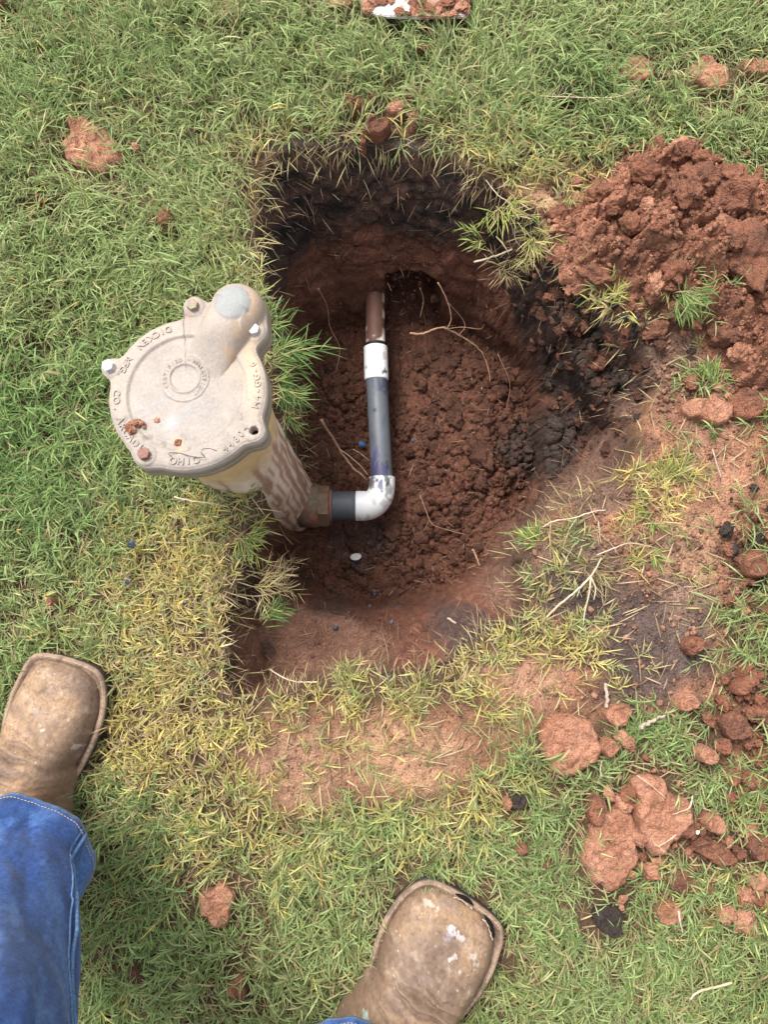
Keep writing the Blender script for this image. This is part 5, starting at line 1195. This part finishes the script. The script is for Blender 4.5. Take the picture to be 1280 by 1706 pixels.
# fringe of straw and roots hanging over the rim
rp = np.array(RIM); seg = np.roll(rp, -1, 0)-rp; sl2 = np.hypot(seg[:, 0], seg[:, 1]); cum = np.cumsum(sl2)
def rim_points(n, off):
    u = rng.uniform(0, cum[-1], n); i = np.searchsorted(cum, u); t = (u-(cum[i]-sl2[i]))/sl2[i]; p = rp[i]+seg[i]*t[:, None]
    nn = np.stack([-seg[i, 1], seg[i, 0]], 1)/sl2[i][:, None]; c = rp.mean(0); nn = np.where((np.sum(nn*(c-p), 1) > 0)[:, None], nn, -nn); return p-nn*off[:, None], np.arctan2(nn[:, 1], nn[:, 0])
n = 1500; off = rng.normal(0.0, 0.007, n); p, a = rim_points(n, off); z = gz(p[:, 0], p[:, 1]); u = rng.random(n)[:, None]
pxx, pyy = proj(p[:, 0], p[:, 1]); kk = ~((pxx > 1040) & (pyy > 560) & (rng.random(n) < 0.75)); p, a, z, u, off = p[kk], a[kk], z[kk], u[kk], off[kk]; n = len(a)
fr1 = blades(np.column_stack([p, z+0.001]), a+rng.normal(0, 0.9, n), rng.uniform(-0.7, 0.5, n), 0.012+0.028*rng.random(n), 0.0008+0.0009*rng.random(n), rng.uniform(0.2, 2.2, n), np.array([0.42, 0.36, 0.17])*(1-u)+np.array([0.13, 0.09, 0.055])*u)
n = 1100; off = rng.normal(-0.022, 0.016, n); p, a = rim_points(n, off); z = gz(p[:, 0], p[:, 1]); u = rng.random(n)[:, None]
fr2 = blades(np.column_stack([p, z+0.001]), a+rng.normal(0, 1.0, n), rng.uniform(-1.0, 0.4, n), 0.010+0.03*rng.random(n), 0.0004+0.0006*rng.random(n), rng.uniform(-0.6, 1.6, n), np.array([0.33, 0.22, 0.14])*(1-u)+np.array([0.12, 0.07, 0.05])*u)
o = join_b('rim_fringe', [fr1, fr2], 'straw'); prop(o, 'ragged fringe of dry roots and straw along the cut sod edge of the pit', 'roots', kind='stuff')
# fine rootlets and straw bits scattered in the pit
X = rng.uniform(at(400, 900)[0], at(1090, 700)[0], 1500); Y = rng.uniform(at(600, 1150)[1], at(600, 280)[1], 1500); k = sdp(X, Y, RIM) > 0.01; X, Y = X[k], Y[k]; N = len(X); u = rng.random(N)[:, None]
o = join_b('rootlets', [blades(np.stack([X, Y, gz(X, Y)+0.003], 1), rng.uniform(0, 6.28, N), rng.uniform(-0.3, 0.5, N), 0.006+0.022*rng.random(N)**2, 0.0003+0.0005*rng.random(N), rng.uniform(-0.7, 0.7, N), np.array([0.50, 0.36, 0.22])*(1-u)+np.array([0.14, 0.07, 0.045])*u)], 'straw'); prop(o, 'fine rootlets and straw bits strewn through the pit', 'roots', kind='stuff')

# tufts that stand out by themselves
def tuft(px, py, n, L, dirdeg, spread, label, cols, z=None, elev=(0.1, 0.9), w=0.0015, runner=None):
    p = hit(px, py) if z is None else at(px, py, z)
    root = empty('grass_tuft', tuple(p)); prop(root, label, 'grass tuft', 'grass tufts at the pit edge')
    n = int(n*1.35); ns = max(4, n//7); parts = []
    for s in range(ns):
        a0_ = R(dirdeg)+rng.normal(0, spread); e0 = rng.uniform(*elev); Ls = L*rng.uniform(0.4, 1.0); b0 = np.array([rng.normal(0, .006), rng.normal(0, .006), 0])
        dr = np.array([math.cos(a0_)*math.cos(e0), math.sin(a0_)*math.cos(e0), math.sin(e0)])
        k = n//ns; tt = rng.uniform(0.1, 1.0, k); b = b0[None]+dr[None]*(tt*Ls)[:, None]; b[:, 2] -= 0.25*(tt*Ls)**2/L*2
        ci = rng.integers(0, len(cols), k); c = np.array(cols)[ci]*np.exp(rng.normal(0, .15, k))[:, None]
        b = b+rng.normal(0, 0.002, b.shape)
        parts.append(blades(b, a0_+np.where(np.arange(k) % 2, 1, -1)*rng.uniform(0.2, 0.9, k), e0*0.5+rng.uniform(-0.4, 0.5, k), L*rng.uniform(0.35, 0.75, k), w*rng.uniform(0.7, 1.2, k), rng.uniform(0.2, 1.2, k), c))
        parts.append(blades(b0[None], np.array([a0_]), np.array([e0]), np.array([Ls*1.1]), np.array([w*0.8]), np.array([0.45]), np.array([[0.36, 0.33, 0.14]])))
    o = join_b('blades', parts, 'grass', root)
    return root
G_ = [(0.13, 0.22, 0.06), (0.20, 0.29, 0.09), (0.09, 0.17, 0.05)]; YG = [(0.38, 0.37, 0.09), (0.27, 0.33, 0.08), (0.42, 0.34, 0.17), (0.2, 0.28, 0.07)]; ST = [(0.45, 0.36, 0.2), (0.36, 0.3, 0.12), (0.3, 0.2, 0.11)]
tuft(452, 600, 60, 0.050, 20, 0.5, 'long green tuft leaning right over the pit beside the cast cover', G_, 0.012)
tuft(462, 640, 70, 0.045, -5, 0.6, 'dense green tuft hanging below the long one beside the cover', G_, 0.010)
tuft(470, 590, 16, 0.075, 18, 0.22, 'few very long thin blades reaching right towards the white pipe', G_, 0.02, elev=(0.2, 0.5), w=0.0016)
tuft(452, 540, 40, 0.040, 25, 0.7, 'short green tuft just right of the bolt beside the boss', G_, 0.012)
tuft(478, 690, 40, 0.034, -60, 0.5, 'thin green tuft hanging down the pit wall under the cover', G_+ST[:1], -0.01)
tuft(440, 1030, 46, 0.040, 25, 0.6, 'green tuft on bleached runners hanging into the near left of the pit', G_, -0.03)
tuft(430, 970, 40, 0.042, 0, 0.5, 'dry straw tuft poking right from the left rim of the pit', ST, -0.005)
tuft(405, 900, 60, 0.040, -10, 0.7, 'yellow green tuft spilling over the rim below the canister', YG+G_[:1], 0.01)
tuft(840, 345, 60, 0.044, -60, 0.7, 'yellow green tuft sagging over the far right corner of the pit', YG, 0.008)
tuft(880, 400, 60, 0.042, -90, 0.8, 'straw coloured tuft hanging from the right rim near the top', YG+ST, -0.005)
tuft(800, 400, 34, 0.032, 200, 0.5, 'small green tuft pointing left out of the black topsoil', YG+G_[:1], -0.05)
tuft(905, 905, 60, 0.036, 150, 0.6, 'dull green tuft on the smooth slope right of the pit', G_+YG[:1], -0.01)
tuft(900, 960, 40, 0.030, 220, 0.6, 'thin grey green tuft below the dull green one on the slope', G_+ST[:1], -0.005)
tuft(1115, 800, 90, 0.040, 60, 1.2, 'bright yellow green tuft standing on the bare earth', YG, None)
tuft(1090, 850, 60, 0.034, 200, 1.2, 'flat yellow tuft left of the bright one on the bare earth', YG, None)
tuft(1080, 925, 60, 0.030, 260, 1.5, 'yellow green tuft under the bright one on the bare earth', YG+G_[:1], None)
tuft(1140, 495, 80, 0.038, -50, 0.8, 'dark green tuft sticking out of the soil heap', G_, 0.055)
tuft(1010, 500, 50, 0.036, 60, 1.0, 'yellow tuft at the left foot of the soil heap', YG, 0.012)
tuft(1185, 640, 50, 0.034, 70, 0.8, 'fresh green tuft between the soil heap and the clay slab', G_+YG[1:2], 0.01)
tuft(1185, 705, 80, 0.022, 80, 1.3, 'short dense green tuft below the smooth clay slab', G_, None)
tuft(1262, 690, 40, 0.032, 60, 1.2, 'green tuft at the right edge beside the clay slab', G_+YG[:1], None)
tuft(855, 1075, 50, 0.032, 60, 1.3, 'yellow green tuft at the near right rim of the pit', YG, None)
tuft(590, 1130, 50, 0.028, 80, 1.2, 'yellow green tuft in the middle of the near rim', YG, None)
tuft(700, 1150, 40, 0.030, 100, 1.2, 'bright tuft right of the one in the middle of the near rim', YG, None)
tuft(985, 1030, 30, 0.028, 250, 1.3, 'straw and green tuft on the dark bare earth', YG+ST, None)

tuft(950, 885, 70, 0.034, 170, 1.4, 'dry straw tangle on the slope right of the pit', ST, None, w=0.0009)
tuft(985, 950, 110, 0.036, 250, 1.6, 'largest dry straw tangle round the root knot on the dark earth', ST, None, w=0.0009)
tuft(1050, 880, 50, 0.030, 200, 1.5, 'dry straw wisp between the two yellow green tufts', ST, None, w=0.0009)
tuft(455, 960, 70, 0.034, -20, 0.9, 'brown rooty straw tangle hanging at the near left rim', ST+[(0.2, 0.13, 0.08)], -0.02, w=0.0009)
tuft(850, 440, 60, 0.036, -100, 0.9, 'rooty straw tangle in the black soil at the upper right wall', ST+[(0.2, 0.13, 0.08)], -0.05, w=0.0009)
tuft(1160, 770, 30, 0.024, 60, 1.6, 'thin dry wisp on the pink bare earth', ST, None, w=0.0009)
# roots, runners, twigs and scraps
def path(pts): return [at(px, py, z) for px, py, z in pts]
def rootlet(name, pts, r0, r1, m, label, cat, branches=(), group=None):
    if m == 'pale_root': r0 *= 0.72; r1 *= 0.72
    sp = spline(path(pts), 6); k = len(sp); sp = [p+Vector((random.gauss(0, r0*.25), random.gauss(0, r0*.25), random.gauss(0, r0*.25))) for p in sp]
    o = tube(name, sp, [r0+(r1-r0)*i/(k-1)+random.uniform(-.1, .15)*r0 for i in range(k)], M[m], None, 7); prop(o, label, cat, group)
    for b in branches:
        s2 = spline(path(b), 5); k = len(s2); tube('branch', s2, [r1*0.9*(1-0.6*i/(k-1)) for i in range(k)], M[m], o, 5)
    return o
gr = 'roots in the pit'
rootlet('root', [(684, 556, -.20), (705, 556, -.20), (735, 546, -.205), (765, 558, -.215), (795, 578, -.235), (812, 605, -.255), (818, 640, -.27)], .0019, .0008, 'root', 'branching brown root arching across the pit right of the white coupling', 'root', [[(745, 548, -.205), (770, 545, -.20), (800, 548, -.2), (808, 540, -.19)], [(765, 558, -.21), (775, 545, -.21), (770, 530, -.20), (748, 505, -.18)]], gr)
rootlet('root', [(730, 470, -.15), (745, 500, -.17), (752, 530, -.19), (745, 548, -.2)], .0011, .0007, 'root', 'upright root joining the arching one from above', 'root', [], gr)
rootlet('root', [(912, 430, -.07), (885, 428, -.07), (862, 440, -.08), (840, 452, -.09)], .0009, .0005, 'root', 'thin root on the black soil at the upper right wall', 'root', [[(880, 430, -.07), (870, 450, -.08), (850, 465, -.09)]], gr)
rootlet('root', [(788, 915, -.30), (795, 930, -.295), (802, 950, -.295), (806, 975, -.295)], .0020, .0012, 'root', 'short thick reddish root on the pit floor at lower right', 'root', [], gr)
rootlet('root', [(700, 825, -.28), (710, 850, -.285), (718, 870, -.285), (735, 880, -.285), (775, 890, -.28)], .0008, .0004, 'root', 'fine forked root on the floor right of the elbow', 'root', [[(716, 865, -.285), (705, 885, -.285), (690, 890, -.285)]], gr)
rootlet('root', [(566, 748, -.25), (585, 762, -.26), (600, 775, -.265), (614, 792, -.27)], .0010, .0006, 'pale_root', 'pale root slanting to the pipe above the elbow', 'root', [], gr)
rootlet('root', [(588, 748, -.26), (600, 755, -.26), (616, 768, -.26)], .0006, .0004, 'pale_root', 'finer pale root beside the slanting one', 'root', [], gr)
rootlet('root', [(536, 700, -.2), (560, 740, -.25), (585, 775, -.27), (612, 800, -.28)], .0026, .0016, 'root', 'thick brown root behind the elbow', 'root', [], gr)
rootlet('root', [(530, 480, -.12), (545, 510, -.16), (550, 545, -.2), (566, 580, -.23), (560, 620, -.26)], .0006, .0004, 'root', 'hair thin root hanging down the wall left of the pipe', 'root', [], gr)
rootlet('root', [(700, 480, -.17), (706, 500, -.19), (700, 530, -.21)], .0006, .0004, 'root', 'hair thin root hanging over the dark hollow', 'root', [], gr)
rootlet('root', [(870, 1010, -.06), (885, 935, -.08), (910, 850, -.1)], .0005, .0003, 'root', 'hair thin root on the smooth right slope', 'root', [], gr)
rootlet('root', [(830, 590, -.22), (850, 640, -.25), (842, 690, -.28)], .0007, .0004, 'root', 'thin root down the right side of the pit floor', 'root', [], gr)
gq = 'bleached runners on the ground'
rootlet('grass_runner', [(1003, 930, .010), (985, 960, .012), (960, 985, .010), (930, 1010, .006), (905, 1035, .004)], .0013, .0022, 'pale_root', 'long bleached runner ending in a root knot right of the pit', 'runner', [[(985, 965, .012), (982, 990, .01), (975, 1020, .008), (972, 1045, .006)], [(985, 962, .012), (993, 980, .01), (990, 1000, .008)], [(985, 962, .012), (970, 975, .01), (962, 995, .005)]], gq)
rootlet('grass_runner', [(905, 878, .012), (925, 868, .014), (960, 862, .016), (990, 852, .016), (1010, 850, .012)], .0014, .0010, 'pale_root', 'bleached runner bridging the slope above the dull green tuft', 'runner', [[(918, 872, .012), (917, 900, .006), (918, 930, .004)], [(962, 862, .015), (948, 885, .01), (938, 915, .004)], [(998, 868, .012), (1000, 890, .01), (1002, 905, .008)]], gq)
rootlet('grass_runner', [(995, 925, .014), (1020, 915, .014), (1050, 905, .012), (1090, 912, .010)], .0012, .0007, 'pale_root', 'thin straw runner towards the yellow green tuft', 'runner', [], gq)
rootlet('grass_runner', [(396, 990, -.02), (430, 993, -.04), (470, 985, -.05), (500, 972, -.05)], .0014, .0010, 'pale_root', 'bleached runner reaching right from the near left rim', 'runner', [[(418, 992, -.03), (430, 1008, -.04), (437, 1030, -.05)], [(450, 990, -.05), (460, 1003, -.05), (470, 1006, -.05)]], gq)
rootlet('grass_runner', [(445, 940, -.02), (470, 945, -.04), (490, 948, -.05), (498, 945, -.05)], .0010, .0008, 'pale_root', 'short dry runner above the bleached one at the left rim', 'runner', [[(490, 948, -.05), (480, 965, -.06), (470, 975, -.07)], [(450, 940, -.02), (457, 960, -.04), (462, 980, -.05)]], gq)
rootlet('grass_runner', [(450, 1115, -.03), (470, 1128, -.02), (495, 1136, -.01), (530, 1136, .002)], .0012, .0012, 'pale_root', 'bleached forked runner at the near rim of the pit', 'runner', [], gq)
rootlet('grass_runner', [(790, 437, -.06), (815, 430, -.05), (835, 423, -.04), (855, 415, -.035)], .0022, .0014, 'pale_root', 'thick white runner on the black soil at the far right wall', 'runner', [[(820, 428, -.05), (808, 438, -.06), (796, 448, -.07)]], gq)
rootlet('grass_runner', [(810, 300, .004), (830, 325, .002), (850, 340, 0), (858, 370, -.01), (860, 400, -.03), (885, 430, -.045), (905, 470, -.06)], .0010, .0007, 'pale_root', 'long yellowish runner trailing over the far right corner', 'runner', [], gq)
rootlet('grass_runner', [(1003, 1295, .022), (1001, 1280, .024), (1004, 1268, .024)], .0010, .0005, 'pale_root', 'tiny white forked root standing above the large clay spill', 'runner', [[(1003, 1292, .022), (1014, 1296, .02), (1022, 1303, .02)], [(1002, 1290, .022), (998, 1300, .02), (997, 1308, .02)]], gq)
rootlet('grass_runner', [(1155, 1325, .030), (1150, 1345, .032), (1135, 1352, .03), (1122, 1357, .028)], .0010, .0005, 'pale_root', 'white star shaped root right of the clay spill', 'runner', [[(1152, 1335, .03), (1145, 1355, .03), (1140, 1362, .028)], [(1154, 1330, .03), (1160, 1350, .028), (1163, 1362, .026)]], gq)
rootlet('grass_runner', [(1128, 1390, .034), (1112, 1402, .036), (1098, 1410, .036)], .0009, .0009, 'pale_root', 'pale forked root lying on the clay spill', 'runner', [[(1098, 1410, .036), (1090, 1404, .036), (1087, 1392, .034)], [(1098, 1410, .036), (1106, 1418, .036), (1112, 1424, .036)]], gq)
rootlet('grass_runner', [(1062, 1292, .028), (1085, 1308, .030), (1110, 1330, .03)], .0009, .0006, 'pale_root', 'straight dry stalk across the top of the clay spill', 'runner', [], gq)
rootlet('grass_runner', [(1150, 1665, .030), (1165, 1652, .034), (1190, 1645, .034), (1220, 1638, .034)], .0016, .0020, 'pale_root', 'thick white dry stalk in the grass at the lower right', 'runner', [], gq)
rootlet('grass_runner', [(290, 828, .034), (320, 835, .040), (350, 838, .042), (382, 845, .036)], .0016, .0007, 'pale_root', 'beige dry stalk in the grass below the cast cover', 'runner', [], gq)
rootlet('grass_runner', [(900, 160, .03), (1000, 163, .034), (1035, 160, .034), (1060, 150, .03)], .0009, .0009, 'pale_root', 'dry stem lying in the grass below the row of three clay patches', 'runner', [], gq)
rootlet('twig', [(1012, 1178, .010), (1012, 1160, .012), (1010, 1138, .012)], .0024, .0018, 'twig', 'short stubby twig upright in the yellow grass below the bare earth', 'twig')
rootlet('twig', [(1068, 1212, .020), (1085, 1202, .022), (1108, 1192, .022)], .0032, .0012, 'twig', 'grey bark twig at the lower edge of the dark earth', 'twig')
rootlet('twig', [(1188, 748, .004), (1196, 775, .005), (1202, 795, .004)], .0010, .0008, 'twig', 'thin curved twig on the pink bare earth', 'twig')
rootlet('twig', [(746, 1030, -.10), (770, 1045, -.09), (782, 1055, -.08)], .0018, .0012, 'twig', 'small twig on the black soil at the near side of the pit', 'twig')
rootlet('yellow_blade', [(1132, 1518, .034), (1134, 1535, .036), (1139, 1556, .032)], .0016, .0008, 'pale_root', 'single broad yellow dry blade in the grass at lower right', 'grass blade')
# white oval cap with a dark underside
cp = hit(594, 931); cap = empty('cap', (cp.x, cp.y, cp.z+0.004)); prop(cap, 'small oval white plastic cap tilted on the pit floor below the elbow', 'cap')
def disc(name, r, h, m, z, par):
    bm = bmesh.new(); bmesh.ops.create_cone(bm, cap_ends=True, segments=28, radius1=r, radius2=r*0.97, depth=h); bmesh.ops.bevel(bm, geom=[e for e in bm.edges if len(e.link_faces) == 2 and e.calc_face_angle(0) > 1], offset=h*0.2, segments=2, affect='EDGES')
    o = link(name, bm_mesh(name, bm, False), m, par); o.location = (0, 0, z); return o
disc('cap_top', 0.0100, 0.0022, M['offwhite'], 0.004, cap); disc('cap_rim', 0.0095, 0.006, M['bluedark'], 0.0, cap)
cap.rotation_euler = (R(-30), R(-52), R(-38)); cap.scale = (1.15, 0.95, 1)
def scrap(px, py, r, m, label, lift=0.004, name='primer_blob', cat='primer drip', flat=0.35):
    p = hit(px, py); o = bpy.data.objects.new(name, clod_data(rr.randrange(9), m)); col.objects.link(o); o.scale = (r*rr.uniform(.7, 1.3), r*rr.uniform(.7, 1.1), r*flat); o.rotation_euler = (rr.uniform(-.2, .2), rr.uniform(-.2, .2), rr.uniform(0, 6)); o.location = p+Vector((0, 0, lift)); prop(o, label, cat, 'primer drips in the pit'); return o
scrap(604, 742, .0055, 'blue', 'bright blue scrap left of the grey pipe', .012, 'blue_scrap', 'plastic scrap')
scrap(625, 987, .0052, 'bluedark', 'round glossy dark blue drip, nearest to the white cap'); scrap(660, 1014, .0065, 'bluedark', 'larger dark blue drip on the right'); scrap(615, 1010, .0035, 'bluedark', 'tiny blue drip between the round and the large one')
scrap(575, 1034, .0065, 'bluedark', 'dark blue drip at the left of the lower row'); scrap(652, 1038, .0040, 'bluedark', 'small grey blue drip at the right of the lower row'); scrap(560, 1046, .0040, 'bluedark', 'faint blue drip at the far left of the lower row'); scrap(690, 735, .0045, 'bluedark', 'small slate blue drip right of the grey pipe')
scrap(232, 910, .0060, 'bluedark', 'dark blue dried primer speck in the grass left of the pit', .03); scrap(225, 970, .0040, 'bluedark', 'smaller dark primer speck below the one in the left grass', .028); scrap(65, 780, .0035, 'bluedark', 'dark primer speck in the deep green grass at the left', .03)
scrap(318, 1003, .0030, 'bluedark', 'dark speck in the yellow grass near the left rim', .028); scrap(215, 545, .002, 'bluedark', 'black speck', .02) if False else None
scrap(1146, 1374, .0030, 'offwhite', 'tiny pale blue chip beside the white star shaped root', .03, 'paint_chip', 'chip')
